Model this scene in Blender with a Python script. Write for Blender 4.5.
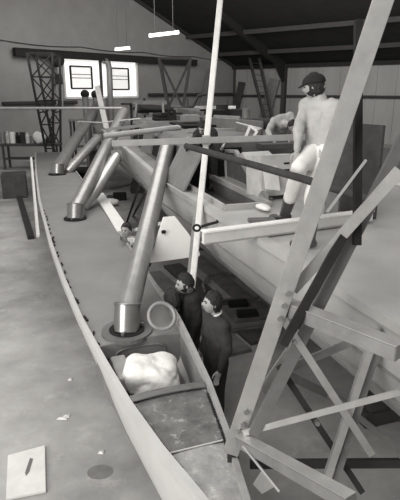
import bpy, bmesh, math, random
from mathutils import Vector, Matrix, noise
random.seed(7)
for o in list(bpy.data.objects): bpy.data.objects.remove(o)
S = bpy.context.scene
COL = S.collection
V = Vector
# ------------------------------------------------------------------ camera
CAMH = 4.0
PITCH = math.atan(160/500)
cd = bpy.data.cameras.new('camera'); cam = bpy.data.objects.new('camera', cd); COL.objects.link(cam)
cam.location = (0, 0, CAMH); cam.rotation_euler = (math.pi/2-PITCH, 0, 0)
cd.sensor_fit = 'VERTICAL'; cd.sensor_height = 24; cd.lens = 24.0; cd.clip_end = 300
S.camera = cam
# ------------------------------------------------------------------ world, lights, exposure
w = bpy.data.worlds.new('world'); S.world = w; w.use_nodes = True
bgn = w.node_tree.nodes['Background']; bgn.inputs[0].default_value = (1, .985, .96, 1); bgn.inputs[1].default_value = 0.36
def area(name, loc, target, sx, sy, power):
    l = bpy.data.lights.new(name, 'AREA'); l.shape = 'RECTANGLE'; l.size = sx; l.size_y = sy; l.energy = power
    l.color = (1, .985, .96)
    o = bpy.data.objects.new(name, l); COL.objects.link(o); o.location = loc
    o.rotation_euler = (V(target)-V(loc)).to_track_quat('-Z', 'Y').to_euler()
    return o
area('overhead_soft_light', (-4.5, 1, 10.5), (-1.5, 8, 1), 9, 6, 620)  # unseen soft light from above left; no skylight is built
area('left_key_light', (-7, -3, 4.5), (0, 6, 1.2), 6, 5, 720)  # added key light behind camera left, brightens the hull side; no doorway built
area('middle_fill_light', (-2, 17, 10.5), (-2, 18.5, 0), 8, 9, 800)  # added overhead fill for the middle of the hall, source unseen
area('back_wall_fill_light', (-3, 26, 9.2), (0, 40, 3.0), 14, 6, 1300)  # fill light added to brighten the back wall
area('side_wall_fill_light', (4, 22, 8.0), (13, 32, 3.0), 10, 5, 1300)  # another added fill, aimed at the sheeted side wall
vs = S.view_settings
vs.view_transform = 'Standard'; vs.look = 'None'; vs.gamma = 1; vs.use_curve_mapping = False; vs.exposure = 0.38
# ------------------------------------------------------------------ measuring helpers
cT, sT = math.cos(PITCH), math.sin(PITCH)
CAMP = V((0, 0, CAMH))
def ray(u, v):
    x = (u-200)/500; y = (v-250)/500
    return V((x, cT-y*sT, -sT-y*cT))
def gz(u, v, z):
    r = ray(u, v); return CAMP + r*((z-CAMH)/r.z)
def gd(u, v, d): return CAMP + ray(u, v)*d
def gp(u, v, p0, n):
    r = ray(u, v); return CAMP + r*((V(p0)-CAMP).dot(V(n))/r.dot(V(n)))
# ------------------------------------------------------------------ materials
MATS = {}
def mat(name, g, rough=.7, metal=0, var=.12, scale=6, bump=.0, spots=0, spotcol=.5, stretch=None, emit=0, grain=.06):
    m = bpy.data.materials.new(name); m.use_nodes = True
    nt = m.node_tree; N = nt.nodes; L = nt.links; b = N['Principled BSDF']
    tint = (1.0, .985, .955)
    b.inputs['Roughness'].default_value = rough; b.inputs['Metallic'].default_value = metal
    tc = N.new('ShaderNodeTexCoord'); mp = N.new('ShaderNodeMapping'); L.new(tc.outputs['Object'], mp.inputs[0])
    if stretch: mp.inputs['Scale'].default_value = stretch
    nz = N.new('ShaderNodeTexNoise'); nz.inputs['Scale'].default_value = scale; nz.inputs['Detail'].default_value = 6; nz.inputs['Roughness'].default_value = .65
    L.new(mp.outputs[0], nz.inputs[0])
    cr = N.new('ShaderNodeValToRGB'); L.new(nz.outputs[0], cr.inputs[0])
    lo, hi = g*(1-var), min(g*(1+var), 1)
    cr.color_ramp.elements[0].position = .3; cr.color_ramp.elements[1].position = .7
    cr.color_ramp.elements[0].color = (lo*tint[0], lo*tint[1], lo*tint[2], 1)
    cr.color_ramp.elements[1].color = (hi*tint[0], hi*tint[1], hi*tint[2], 1)
    out = cr.outputs[0]
    if spots:
        n2 = N.new('ShaderNodeTexNoise'); n2.inputs['Scale'].default_value = spots; n2.inputs['Detail'].default_value = 8; n2.inputs['Roughness'].default_value = .7
        L.new(mp.outputs[0], n2.inputs[0])
        c2 = N.new('ShaderNodeValToRGB'); c2.color_ramp.elements[0].position = .56; c2.color_ramp.elements[1].position = .68
        c2.color_ramp.elements[0].color = (0, 0, 0, 1); c2.color_ramp.elements[1].color = (.75, .75, .75, 1)
        L.new(n2.outputs[0], c2.inputs[0])
        mx = N.new('ShaderNodeMixRGB'); L.new(c2.outputs[0], mx.inputs[0]); L.new(out, mx.inputs[1])
        mx.inputs[2].default_value = (spotcol*tint[0], spotcol*tint[1], spotcol*tint[2], 1); out = mx.outputs[0]
    L.new(out, b.inputs['Base Color'])
    if rough > .8: b.inputs['Specular IOR Level'].default_value = .2
    if bump:
        bp = N.new('ShaderNodeBump'); bp.inputs['Strength'].default_value = bump; bp.inputs['Distance'].default_value = .02
        n3 = N.new('ShaderNodeTexNoise'); n3.inputs['Scale'].default_value = scale*4; n3.inputs['Detail'].default_value = 5
        L.new(mp.outputs[0], n3.inputs[0]); L.new(n3.outputs[0], bp.inputs['Height']); L.new(bp.outputs[0], b.inputs['Normal'])
    if emit:
        b.inputs['Emission Color'].default_value = (tint[0], tint[1], tint[2], 1); b.inputs['Emission Strength'].default_value = emit
    return m
M = dict(
 concrete=mat('concrete_floor', .3, .85, var=.42, scale=.5, bump=.5, spots=2.6, spotcol=.4),
 wall=mat('painted_block_wall', .22, .9, var=.08, scale=1.2),
 wallr=mat('asbestos_sheet_wall', .24, .9, var=.14, scale=.6, stretch=(1, 1, .15)),
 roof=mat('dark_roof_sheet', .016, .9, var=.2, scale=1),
 steel=mat('dark_painted_steel', .035, .88, var=.2, scale=3),
 iron=mat('black_iron', .018, .88, var=.3, scale=5),
 rust=mat('brown_steel', .04, .88, var=.3, scale=5),
 glow=mat('daylit_glass', .8, .5, emit=.6), pane=mat('daylit_pane', .6, .5, emit=.42, var=.2, scale=3),
 tube=mat('fluorescent_tube', .9, .4, emit=1.6),
 deck=mat('grey_primer_deck', .195, .6, var=.13, scale=1.3, bump=.06),
 decknear=mat('scuffed_deck_paint', .13, .75, var=.45, scale=5, bump=.3, spots=9, spotcol=.42),
 hull=mat('pale_hull_paint', .46, .45, var=.1, scale=1.5),
 hullmain=mat('bare_aluminium_hull', .42, .42, metal=.15, var=.14, scale=1.1, stretch=(1, 1, 1)),
 white=mat('white_paint', .78, .5, var=.05), board=mat('pale_board', .58, .7, var=.1, scale=4),
 solegrey=mat('cockpit_sole_paint', .06, .6, var=.2, scale=3), housegrey=mat('deckhouse_primer', .11, .6, var=.25, scale=2), alu=mat('bare_aluminium', .42, .38, metal=.55, var=.14, scale=5),
 pole=mat('bright_pole', .68, .4, metal=.3, var=.12, scale=6), tubealu=mat('brushed_alloy_tube', .28, .35, metal=.45, var=.16, scale=2.5, stretch=(3, 3, .6)),
 sleeve=mat('machined_sleeve', .3, .28, metal=.8, var=.1, scale=8),
 alud=mat('dull_aluminium', .2, .5, metal=.3, var=.2, scale=5), alug=mat('grey_alloy_bar', .27, .5, metal=.2, var=.15, scale=4),
 wood=mat('old_timber', .13, .8, var=.35, scale=4, stretch=(1, 1, 1)), woodl=mat('pale_timber', .28, .7, var=.2, scale=5),
 woodd=mat('dark_timber', .05, .8, var=.35, scale=3), ply=mat('grey_plywood', .17, .7, var=.2, scale=2),
 dark=mat('black_opening', .012, .9, var=.2), darkply=mat('dark_plywood', .05, .8, var=.3),
 cloth=mat('white_dust_sheet', .74, .9, var=.1, scale=5, bump=.35), card=mat('cardboard', .46, .85, var=.18, scale=4),
 rubber=mat('black_rubber', .03, .45, var=.2), skin=mat('skin', .33, .55, var=.06, scale=20), hair=mat('dark_hair', .014, .6, var=.3, scale=40, bump=.6),
 swdark=mat('dark_wool', .028, .95, var=.2, scale=30, bump=.4), swgrey=mat('charcoal_wool', .042, .95, var=.25, scale=30, bump=.4), trous=mat('dark_trousers', .03, .9, var=.2, scale=8),
 coat=mat('pale_work_coat', .36, .9, var=.16, scale=5, bump=.15), shirt=mat('white_shirt', .66, .85, var=.07, scale=6),
 wtrous=mat('white_trousers', .68, .85, var=.06), boot=mat('rubber_boot', .05, .35, var=.2), eye=mat('dark_eye', .02, .2), cap=mat('dark_cap', .02, .9), strip=mat('pale_seam', .5, .7))
# ------------------------------------------------------------------ mesh helpers
class MB:
    def __init__(s): s.bm = bmesh.new()
    def poly(s, pts, faces):
        vs_ = [s.bm.verts.new(p) for p in pts]
        for f in faces:
            try: s.bm.faces.new([vs_[i] for i in f])
            except ValueError: pass
        return s
    def box(s, c, sx, sy, sz, rz=0, R=None):
        R = R or Matrix.Rotation(rz, 3, 'Z'); c = V(c)
        P = [c+R@V((x*sx/2, y*sy/2, z*sz/2)) for z in (-1, 1) for y in (-1, 1) for x in (-1, 1)]
        return s.poly(P, [(0, 2, 3, 1), (4, 5, 7, 6), (0, 1, 5, 4), (2, 6, 7, 3), (0, 4, 6, 2), (1, 3, 7, 5)])
    def beam(s, p, q, wd, ht, up=(0, 0, 1)):
        p, q = V(p), V(q); d = (q-p).normalized(); up = V(up)
        x = d.cross(up)
        if x.length < 1e-4: x = d.cross(V((1, 0, 0)))
        x.normalize(); y = x.cross(d)
        P = [e+x*a*wd/2+y*b*ht/2 for e in (p, q) for a, b in ((-1, -1), (1, -1), (1, 1), (-1, 1))]
        return s.poly(P, [(3, 2, 1, 0), (4, 5, 6, 7), (0, 1, 5, 4), (1, 2, 6, 5), (2, 3, 7, 6), (3, 0, 4, 7)])
    def angle(s, p, q, wd, t, up=(0, 0, 1)):
        p, q = V(p), V(q); d = (q-p).normalized(); x = d.cross(V(up)).normalized(); y = x.cross(d)
        s.beam(p, q, wd, t, up)
        o = x*(wd/2-t/2)-y*(wd/2); s.beam(p+o, q+o, t, wd, up); return s
    def rings(s, rings, cap=True, close=True):
        R = [[s.bm.verts.new(p) for p in r] for r in rings]; n = len(R[0])
        for a, b in zip(R, R[1:]):
            for i in range(n if close else n-1):
                j = (i+1) % n
                s.bm.faces.new((a[i], a[j], b[j], b[i]))
        if cap and close:
            s.bm.faces.new(R[0][::-1]); s.bm.faces.new(R[-1])
        return s
    def tube(s, pts, r, n=14, cap=True):
        pts = [V(p) for p in pts]; rs = r if isinstance(r, (list, tuple)) else [r]*len(pts)
        x = None; rr = []
        for i, p in enumerate(pts):
            d = (pts[min(i+1, len(pts)-1)]-pts[max(i-1, 0)]).normalized()
            if x is None:
                x = d.cross(V((0, 0, 1)));
                if x.length < .05: x = d.cross(V((1, 0, 0)))
            x = (x-d*x.dot(d)).normalized(); y = d.cross(x)
            rr.append([p+(x*math.cos(2*math.pi*k/n)+y*math.sin(2*math.pi*k/n))*rs[i] for k in range(n)])
        return s.rings(rr, cap)
    def pipe(s, p, q, ro, ri, n=24):
        p, q = V(p), V(q); d = (q-p).normalized(); x = d.cross(V((0, 0, 1)))
        if x.length < .05: x = d.cross(V((1, 0, 0)))
        x.normalize(); y = d.cross(x)
        c = lambda e, r: [e+(x*math.cos(2*math.pi*k/n)+y*math.sin(2*math.pi*k/n))*r for k in range(n)]
        return s.rings([c(p, ro), c(q, ro), c(q, ri), c(p, ri), c(p, ro)], cap=False)
    def torus(s, c, ax, R, r, n=28, m=10):
        c = V(c); d = V(ax).normalized(); x = d.cross(V((0, 0, 1)))
        if x.length < .05: x = d.cross(V((1, 0, 0)))
        x.normalize(); y = d.cross(x); rr = []
        for k in range(n+1):
            a = 2*math.pi*k/n; e = x*math.cos(a)+y*math.sin(a)
            rr.append([c+e*(R+r*math.cos(2*math.pi*j/m))+d*r*math.sin(2*math.pi*j/m) for j in range(m)])
        return s.rings(rr, cap=False)
    def plate(s, pts, t, nrm=None):
        pts = [V(p) for p in pts]
        n = V(nrm).normalized() if nrm else (pts[1]-pts[0]).cross(pts[2]-pts[0]).normalized()
        k = len(pts)
        return s.poly([p+n*t/2 for p in pts]+[p-n*t/2 for p in pts],
            [tuple(range(k)), tuple(range(2*k-1, k-1, -1))]+[(i, i+k, (i+1) % k+k, (i+1) % k) for i in range(k)])
    def ball(s, c, rx, ry=None, rz=None, R=None, seg=16, fn=None):
        ry = ry or rx; rz = rz or rx; R = R or Matrix.Identity(3); c = V(c); rr = []
        nlat = max(6, seg*3//4)
        for i in range(nlat+1):
            th = math.pi*(i+.02 if i == 0 else (i-.02 if i == nlat else i))/nlat
            row = []
            for k in range(seg):
                a = 2*math.pi*k/seg
                p = V((rx*math.sin(th)*math.cos(a), ry*math.sin(th)*math.sin(a), -rz*math.cos(th)))
                if fn: p = fn(p)
                row.append(c+R@p)
            rr.append(row)
        return s.rings(rr)
    def caps(s, p, q, r1, r2, n=14):
        p, q = V(p), V(q); d = (q-p)
        if d.length < 1e-5: return s.ball(p, r1, seg=n)
        d.normalize(); x = d.cross(V((0, 0, 1)))
        if x.length < .05: x = d.cross(V((1, 0, 0)))
        x.normalize(); y = d.cross(x); rr = []
        for k in range(1, 6):
            a = math.pi/2*k/5; rr.append((p-d*r1*math.cos(a), r1*math.sin(a)))
        for k in range(0, 5):
            a = math.pi/2*k/5; rr.append((q+d*r2*math.sin(a), r2*math.cos(a)))
        return s.rings([[c+(x*math.cos(2*math.pi*k/n)+y*math.sin(2*math.pi*k/n))*r for k in range(n)] for c, r in rr])
def tag(o, label=None, cat=None, group=None, kind=None):
    if label: o['label'] = label
    if cat: o['category'] = cat
    if group: o['group'] = group
    if kind: o['kind'] = kind
    return o
def obj(name, mb, m, parent=None, label=None, cat=None, group=None, kind=None, smooth=None, bevel=0, off=None):
    bm = mb.bm
    if not smooth == 'raw': bmesh.ops.recalc_face_normals(bm, faces=bm.faces)
    base = V((0, 0, 0))
    if parent is not None:
        r = parent
        while r.parent: r = r.parent
        base = V(r.location)
    elif off is not None: base = V(off)
    else:
        if bm.verts and kind != 'structure':
            xs = [v.co for v in bm.verts]
            base = V(((min(p.x for p in xs)+max(p.x for p in xs))/2, (min(p.y for p in xs)+max(p.y for p in xs))/2, min(p.z for p in xs)))
    bmesh.ops.translate(bm, verts=bm.verts, vec=-base)
    if bevel: bmesh.ops.bevel(bm, geom=[e for e in bm.edges if len(e.link_faces) == 2 and e.calc_face_angle(0) > .6], offset=bevel, segments=2, affect='EDGES', clamp_overlap=True)
    me = bpy.data.meshes.new(name); bm.to_mesh(me); bm.free()
    me.materials.append(m)
    o = bpy.data.objects.new(name, me); COL.objects.link(o)
    if parent is not None:
        o.parent = parent
        if parent.type == 'MESH' and parent.parent is None: pass
    else: o.location = base
    if smooth:
        for p in me.polygons: p.use_smooth = True
        if smooth != 'all':
            try: me.set_sharp_from_angle(angle=math.radians(40))
            except Exception: pass
    return tag(o, label, cat, group, kind)
def root(name, loc, label, cat, group=None):
    e = bpy.data.objects.new(name, None); COL.objects.link(e); e.location = V(loc); e.empty_display_size = .1
    return tag(e, label, cat, group)
def lerp(a, b, t): return a+(b-a)*t
def interp(x, tab):
    if x <= tab[0][0]: return tab[0][1]
    for (a, b), (c, d) in zip(tab, tab[1:]):
        if x <= c:
            t = (x-a)/(c-a); return b+(d-b)*t
    return tab[-1][1]
def frame(az):
    a = math.radians(az); return V((-math.sin(a), math.cos(a), 0)), V((math.cos(a), math.sin(a), 0))
# ================================================================== the building
CD = 46.0
CORN = gd(234, 66, CD); EAVE = CORN.z; CORN.z = 0
e1 = V((-.64, -.768, 0)).normalized(); e2 = V((-e1.y, e1.x, 0))      # along back wall to the left; along right wall towards the camera
SL = math.tan(math.radians(19)); RS = 17
def bw(u, v, off=0):      # point on the back wall
    return gp(u, v, CORN+e2*off, e2)
def sz(u, v): p = bw(u, v); return (p-CORN).dot(e1), p.z
def W(s, z, off=0): return CORN+e1*s+e2*off+V((0, 0, z))
def RW(t, z, off=0): return CORN+e2*t+e1*off+V((0, 0, z))
def rwp(u, v, off=0): return gp(u, v, CORN+e1*off, e1)
obj('floor', MB().poly([(-22, -6, 0), (34, -6, 0), (34, 60, 0), (-22, 60, 0)], [(0, 1, 2, 3)]), M['concrete'], kind='structure')
def rz_(s): return EAVE+SL*min(s, 2*RS-s)
wb = MB()
s0, zt = sz(62, 57); s1, _ = sz(136, 60); _, zb = sz(64, 98); zt = max(zt, sz(136, 60)[1])
sa, sb = min(s0, s1), max(s0, s1)
def wslab(mb, sl, sr, z0, z1f, th=.25):
    N_ = 8; pts = []
    P = [(sl, z0)] + [(lerp(sl, sr, i/N_), None) for i in range(N_+1)] + [(sr, z0)]
    poly = [W(s, (z1f(s) if z is None else z), -th/2) for s, z in P]
    mb.plate(poly, th, e2)
wslab(wb, -.1, sa, 0, rz_); wslab(wb, sb, 30, 0, rz_); wslab(wb, sa, sb, 0, lambda s: zb); wslab(wb, sa, sb, zt, rz_)
obj('wall_back', wb, M['wall'], kind='structure')
obj('wall_right', MB().plate([RW(0, 0, -.125), RW(30, 0, -.125), RW(30, EAVE, -.125), RW(0, EAVE, -.125)], .25, e1), M['wallr'], kind='structure')
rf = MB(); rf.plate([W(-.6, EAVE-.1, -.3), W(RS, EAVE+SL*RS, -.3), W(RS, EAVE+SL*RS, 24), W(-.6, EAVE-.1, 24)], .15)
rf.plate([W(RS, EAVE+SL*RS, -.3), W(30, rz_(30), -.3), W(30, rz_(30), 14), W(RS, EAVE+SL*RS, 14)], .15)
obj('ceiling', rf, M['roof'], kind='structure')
# sheet joints on the right wall, roof members
k = 0
for t in [1.5*i for i in range(0, 18)]:
    obj('trim_%d' % (k+1), MB().beam(RW(t, 0, .03), RW(t, EAVE-.1, .03), .07, .05, e1), M['wallr'], kind='structure'); k += 1
tcol = (rwp(285, 100)-CORN).dot(e2)
r = root('steel_portal_frame', RW(tcol, 0, .3), 'dark steel portal frame with knee brace against the sheeted side wall', 'frame')
obj('column', MB().beam(RW(tcol, 0, .3), RW(tcol, EAVE, .3), .35, .35, e1), M['rust'], r)
pa = RW(tcol, EAVE-.2, .4); pb = RW(tcol, EAVE-.15+SL*9.5, 9.5)
obj('rafter', MB().beam(pa, pb, .3, .75), M['iron'], r)
obj('knee_plate', MB().plate([RW(tcol, EAVE-1.5, .45), RW(tcol, EAVE-.2, .45), RW(tcol, EAVE+SL*2.5-.2, 2.6)], .25, e2), M['iron'], r)
for nm, lab, s_ in (('roof_purlin', 'lower dark purlin under the roof sheets nearest the side wall', 3.2), ('roof_purlin', 'upper dark purlin under the roof sheets farther from the side wall', 6.6)):
    obj(nm, MB().beam(W(s_, EAVE+SL*s_-.3, 0), W(s_, EAVE+SL*s_-.3, 24), .22, .3), M['steel'], label=lab, cat='purlin')
obj('eaves_beam', MB().beam(RW(0, EAVE-.15, .2), RW(30, EAVE-.15, .2), .25, .3), M['iron'], label='dark eaves beam along the top of the sheeted side wall', cat='beam')
obj('gable_rafter', MB().beam(W(0, EAVE-.1, .12), W(RS, EAVE+SL*RS-.1, .12), .2, .28), M['steel'], label='dark sloping rafter following the gable of the back wall', cat='rafter')
obj('corner_pipe', MB().tube([W(.15, 0, .2), W(.15, EAVE-.3, .2)], .11), M['rust'], label='brown downpipe standing in the far corner of the hall', cat='pipe')
# crane rail
c0 = bw(14, 50.8, .45); c1 = bw(196, 63.5, .45); zr = (c0.z+c1.z)/2
obj('crane_rail', MB().beam(V((c0.x, c0.y, zr)), V((c1.x, c1.y, zr)), .3, .42).beam(V((c0.x, c0.y, zr+.2)), V((c1.x, c1.y, zr+.2)), .36, .06).beam(V((c0.x, c0.y, zr-.2)), V((c1.x, c1.y, zr-.2)), .36, .06), M['iron'], label='long dark steel rail running across the back wall above the windows', cat='rail')
# electric cable sagging on the wall
a_, b_ = bw(0, 40, .1), bw(234, 60, .1)
obj('wall_cable', MB().tube([lerp(a_, b_, i/20)-V((0, 0, .12*math.sin(math.pi*(i/20*4 % 1)))) for i in range(21)], .022, 6), M['iron'], label='thin black cable looped along the upper back wall', cat='cable')
# window
wf = MB(); wroot = obj('window_1', MB().plate([W(sa, zb, -.1), W(sb, zb, -.1), W(sb, zt, -.1), W(sa, zt, -.1)], .04, e2), M['glow'], kind='structure')
for (u0, u1, v0, v1) in ((70, 92.5, 66, 88.5), (111, 129, 68, 89.5)):
    sA, zA = sz(u0, v0); sB, zB = sz(u1, v1); f = MB(); th = .1
    for z in (zA, zB, zA-(zA-zB)*.36, zA-(zA-zB)*.52): f.beam(W(sA, z, 0), W(sB, z, 0), th if z in (zA, zB) else .04, th if z in (zA, zB) else .04)
    for s in (sA, sB): f.beam(W(s, zA, 0), W(s, zB, 0), th, th, e2)
    fr = obj('window_frame', f, M['iron'], wroot)
    obj('pane', MB().plate([W(sA, zB, -.05), W(sB, zB, -.05), W(sB, zA, -.05), W(sA, zA, -.05)], .03, e2), M['pane'], fr)
sp, _ = sz(101, 80); obj('mullion', MB().beam(W(sp, zb, 0), W(sp, zt, 0), .12, .2, e2), M['steel'], wroot)
f = MB()
for s in (sa, sb): f.beam(W(s, zb, .03), W(s, zt, .03), .12, .14, e2)
f.beam(W(sa, zb, .03), W(sb, zb, .03), .14, .14); obj('window_sill', f, M['board'], wroot)
# flue
p = bw(109, 98, .5)
obj('flue_pipe', MB().tube([bw(104, 61, .2), bw(105.5, 60.5, .5), bw(108, 63, .5), bw(109.3, 69, .5), bw(109.6, 80, .5), V((bw(109.8, 98, .5).x, bw(109.8, 98, .5).y, 1.0)), ], .2, 12), M['alud'], label='bent grey flue pipe rising in front of the window', cat='pipe', smooth='all')
# pipes along wall
for (u0, u1, v, nm, lab) in ((0, 74, 103, 'wall_pipe', 'horizontal dark pipe on the back wall below the windows at left'), (146, 230, 94.5, 'wall_pipe', 'horizontal dark pipe on the back wall behind the trestle')):
    z = bw((u0+u1)/2, v, .3).z; sA, sB = sz(u0, v)[0], sz(u1, v)[0]
    obj(nm, MB().tube([W(sA, z, .3), W(sB, z, .3)], .12, 10), M['steel'], label=lab, cat='pipe')
obj('wall_pipe', MB().tube([RW(.7, EAVE-2.6, .3), RW(26, EAVE-2.6, .3)], .1, 10), M['steel'], label='horizontal dark pipe running along the sheeted side wall', cat='pipe')
# fluorescent fittings on chains
def fluoro(ua, va, ub, vb, d, lab):
    p, q = gd(ua, va, d), gd(ub, vb, d); z = (p.z+q.z)/2
    r = root('fluorescent_light', (p+q)/2, lab, 'light')
    obj('fitting', MB().beam(p+V((0, 0, .08)), q+V((0, 0, .08)), .14, .06), M['white'], r)
    obj('lamp_tube', MB().tube([p, q], .045, 10), M['tube'], r)
    for t in (.2, .8):
        c = lerp(p, q, t); obj('suspension_rod', MB().tube([c+V((0, 0, .15)), V((c.x, c.y, min(rz_((c-CORN).dot(e1))-.35, 14)))], .015, 6), M['steel'], r)
fluoro(149, 36.5, 179, 33, 24, 'long white fluorescent tube hanging highest above the far end')
fluoro(115, 50, 130, 48.5, 27, 'shorter fluorescent tube hanging above the window')
# ================================================================== background trestles
def lattice(name, lab, tl, tr, bl, br, d, depth, mt, rows, wth=.14, group=None):
    A, B, C_, D_ = gd(*tl, d), gd(*tr, d), gd(*bl, d), gd(*br, d)
    for q in (C_, D_):pass
    # carry the legs on down to the floor
    def down(a, b): k_ = a.z/(a.z-b.z); return a+(b-a)*k_
    C2, D2 = down(A, C_), down(B, D_)
    r = root(name, (C2+D2)/2+V((0, depth/2, 0)), lab, 'trestle')
    r.location.z = 0
    for oy in (0, depth):
        o_ = V((0, oy, 0))
        for a, b in ((A, C2), (B, D2)): obj('leg', MB().beam(a+o_, b+o_-V((0, oy*.0, 0)), wth, wth, (0, 1, 0)), mt, r)
        ts = [i/rows for i in range(rows+1)]
        for t0, t1 in zip(ts, ts[1:]):
            l0, l1, r0, r1 = lerp(A, C2, t0), lerp(A, C2, t1), lerp(B, D2, t0), lerp(B, D2, t1)
            obj('brace', MB().beam(l0+o_, r1+o_, wth*.6, wth*.4, (0, 1, 0)), mt, r); obj('brace', MB().beam(r0+o_, l1+o_, wth*.6, wth*.4, (0, 1, 0)), mt, r)
            obj('crossbar', MB().beam(l0+o_, r0+o_, wth*.6, wth*.6), mt, r)
    for t in (0, .5):
        for a, b in ((A, C2), (B, D2)):
            p = lerp(a, b, t); obj('crossbar', MB().beam(p, p+V((0, depth, 0)), wth*.6, wth*.6), mt, r)
    return r
lattice('lattice_trestle', 'tall dark steel lattice trestle at the far left before the window', (27, 53), (52.5, 53), (38, 110), (53, 110), 25.5, 1.4, M['iron'], 5, .1)
lattice('lattice_trestle', 'dark cross-braced trestle frame standing against the middle of the back wall', (159, 58), (190.5, 58.5), (166, 97), (184.5, 97), 31, .8, M['iron'], 2, .17)
# chain hoist hanging from rail
p = bw(57, 57, .8)
r = root('chain_hoist', p, 'dark chain hoist hanging from the rail beside the lattice trestle', 'hoist')
obj('hoist_body', MB().ball(p-V((0, 0, .2)), .45, .35, .4), M['iron'], r, smooth='all'); obj('hoist_block', MB().box(p-V((0, 0, 1.3)), .4, .35, .6), M['iron'], r)
obj('chain', MB().tube([p, p-V((0, 0, 1.2))], .07, 6).tube([p-V((.15, 0, 1.5)), p-V((.3, 0, 3.6))], .05, 6).tube([p+V((.2, 0, -.2)), p+V((.1, 0, -3.2))], .05, 6), M['alud'], r)
# ================================================================== float
FA, FN = frame(20); FZ = 1.2
CEN = [(2.4, 1.15), (5, 1.14), (9, 1.12), (14, 1.18), (20, 1.3), (25, 1.39)]
HW = [(2.45, .13), (2.8, .2), (3.3, .31), (4.0, .42), (5, .52), (6, .6), (7.5, .66), (9.5, .7), (12, .73), (14, .74), (18, .7), (22, .62), (24.7, .54)]
def F(s, o, z): q = FA*s+FN*(interp(s, CEN)+o); return V((q.x, q.y, z))
SS = [2.45, 2.6, 2.8, 3.0, 3.3, 3.65, 4, 4.4, 4.8, 5.4, 6, 6.8, 7.6, 8.5, 9.5, 11, 12.5, 14, 16, 18, 20, 22, 23.5, 24.7]
SW0, SW1 = 4.08, 5.2     # open well between these stations
def sect(s):   # half outline, left side from gunwale down to keel: (offset factor, z)
    h = interp(s, HW); bl = interp(s, [(2.45, .0), (3, .02), (4, .035), (5, .025), (6, .015), (25, .005)])
    tk = interp(s, [(3.0, 0), (5.0, 1), (24, .8)])
    return [(h, FZ), (h*(1-.04*tk)+bl*.6, FZ-.12), (h*(1-.14*tk)+bl, FZ-.32), (h*(.96-.26*tk)+bl*.3, FZ-.5), (h*(.74-.24*tk), FZ-.72), (h*(.45-.1*tk), FZ-.86), (.06, FZ-.94)]
rings = []
for s in SS:
    q = sect(s); rings.append([F(s, -a, z) for a, z in q]+[F(s, a, z) for a, z in q[::-1]])
fr = root('trimaran_float', F(13, 0, .2), 'long slender grey decked boat float with an open well near its closest end', 'boat hull')
hs = MB().rings(rings, cap=False, close=False)
hs.bm.faces.new([hs.bm.verts.new(p) for p in rings[0]]); hs.bm.faces.new([hs.bm.verts.new(p) for p in rings[-1]])
obj('hull_shell', hs, M['hull'], fr, smooth='all', label='pale rounded hull side')
def deckstrip(mb, stations, z=FZ, camber=.035, fl=-1, fr_=1, th=.03, mid=None):
    top = []; n = 8
    for s in stations:
        h = interp(s, HW); row = []
        for i in range(n+1):
            t = lerp(fl, fr_, i/n); row.append(F(s, h*t, z+camber*(1-t*t)))
        top.append(row)
    R_ = [row+[p-V((0, 0, th)) for p in row[::-1]] for row in top]
    mb.rings(R_)
main_st = [SW1]+[s for s in SS if s > SW1]
d1 = MB(); deckstrip(d1, main_st); obj('deck', d1, M['deck'], fr, smooth='y', label='smooth pale grey deck')
d2 = MB(); deckstrip(d2, [3.24, 3.47, 3.65, 3.85, SW0], FZ-.015, .02, -.9, .9); obj('foredeck', d2, M['decknear'], fr, smooth='y', label='scuffed dark foredeck panel')
d3 = MB(); deckstrip(d3, [2.46, 2.6, 2.8, 3.0, 3.22], FZ-.02, .02, -.9, .9); obj('foredeck', d3, mat('worn_pale_deck', .3, .75, var=.35, scale=6, bump=.3, spots=6, spotcol=.6), fr, smooth='y', label='worn paler panel at the tip of the foredeck')
sm = MB(); sm.beam(F(3.23, -.24, FZ+.004), F(3.23, .24, FZ+.004), .01, .01); obj('seam', sm, M['strip'], fr)
for sd, lab in ((-1, 'pale gunwale strip on the outer edge'), (1, 'raised pale edge board on the inner side')):
    st = [s for s in SS if s < (24.8)]; g = []
    for s in st:
        h = interp(s, HW); wd = .05 if sd < 0 else .035; up = .035 if sd < 0 else interp(s, [(2.4, .03), (3.2, .04), (4.2, .08), (5.6, .14), (5.9, .12), (6.3, .04), (25, .03)])
        a, b = F(s, sd*(h+.012), FZ-.06), F(s, sd*(h-wd), FZ-.06)
        g.append([a, a+V((0, 0, .06+up)), b+V((0, 0, .06+up)), b])
    obj('gunwale_strip', MB().rings(g), M['hull'] if sd < 0 else M['woodl'], fr, label=lab)
# well
hB, hF = interp(SW1, HW), interp(SW0, HW)
wz = FZ-.42
b1 = MB(); b1.plate([F(SW1, -hB+.03, wz), F(SW1, hB-.03, wz)]+[F(SW1, (hB-.03)*(1-2*i/8), FZ+.035*(1-(1-2*i/8)**2)) for i in range(9)], .04, FA)
b1p = obj('bulkhead', b1, M['ply'], fr, label='arched bulkhead at the back of the open well')
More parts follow.
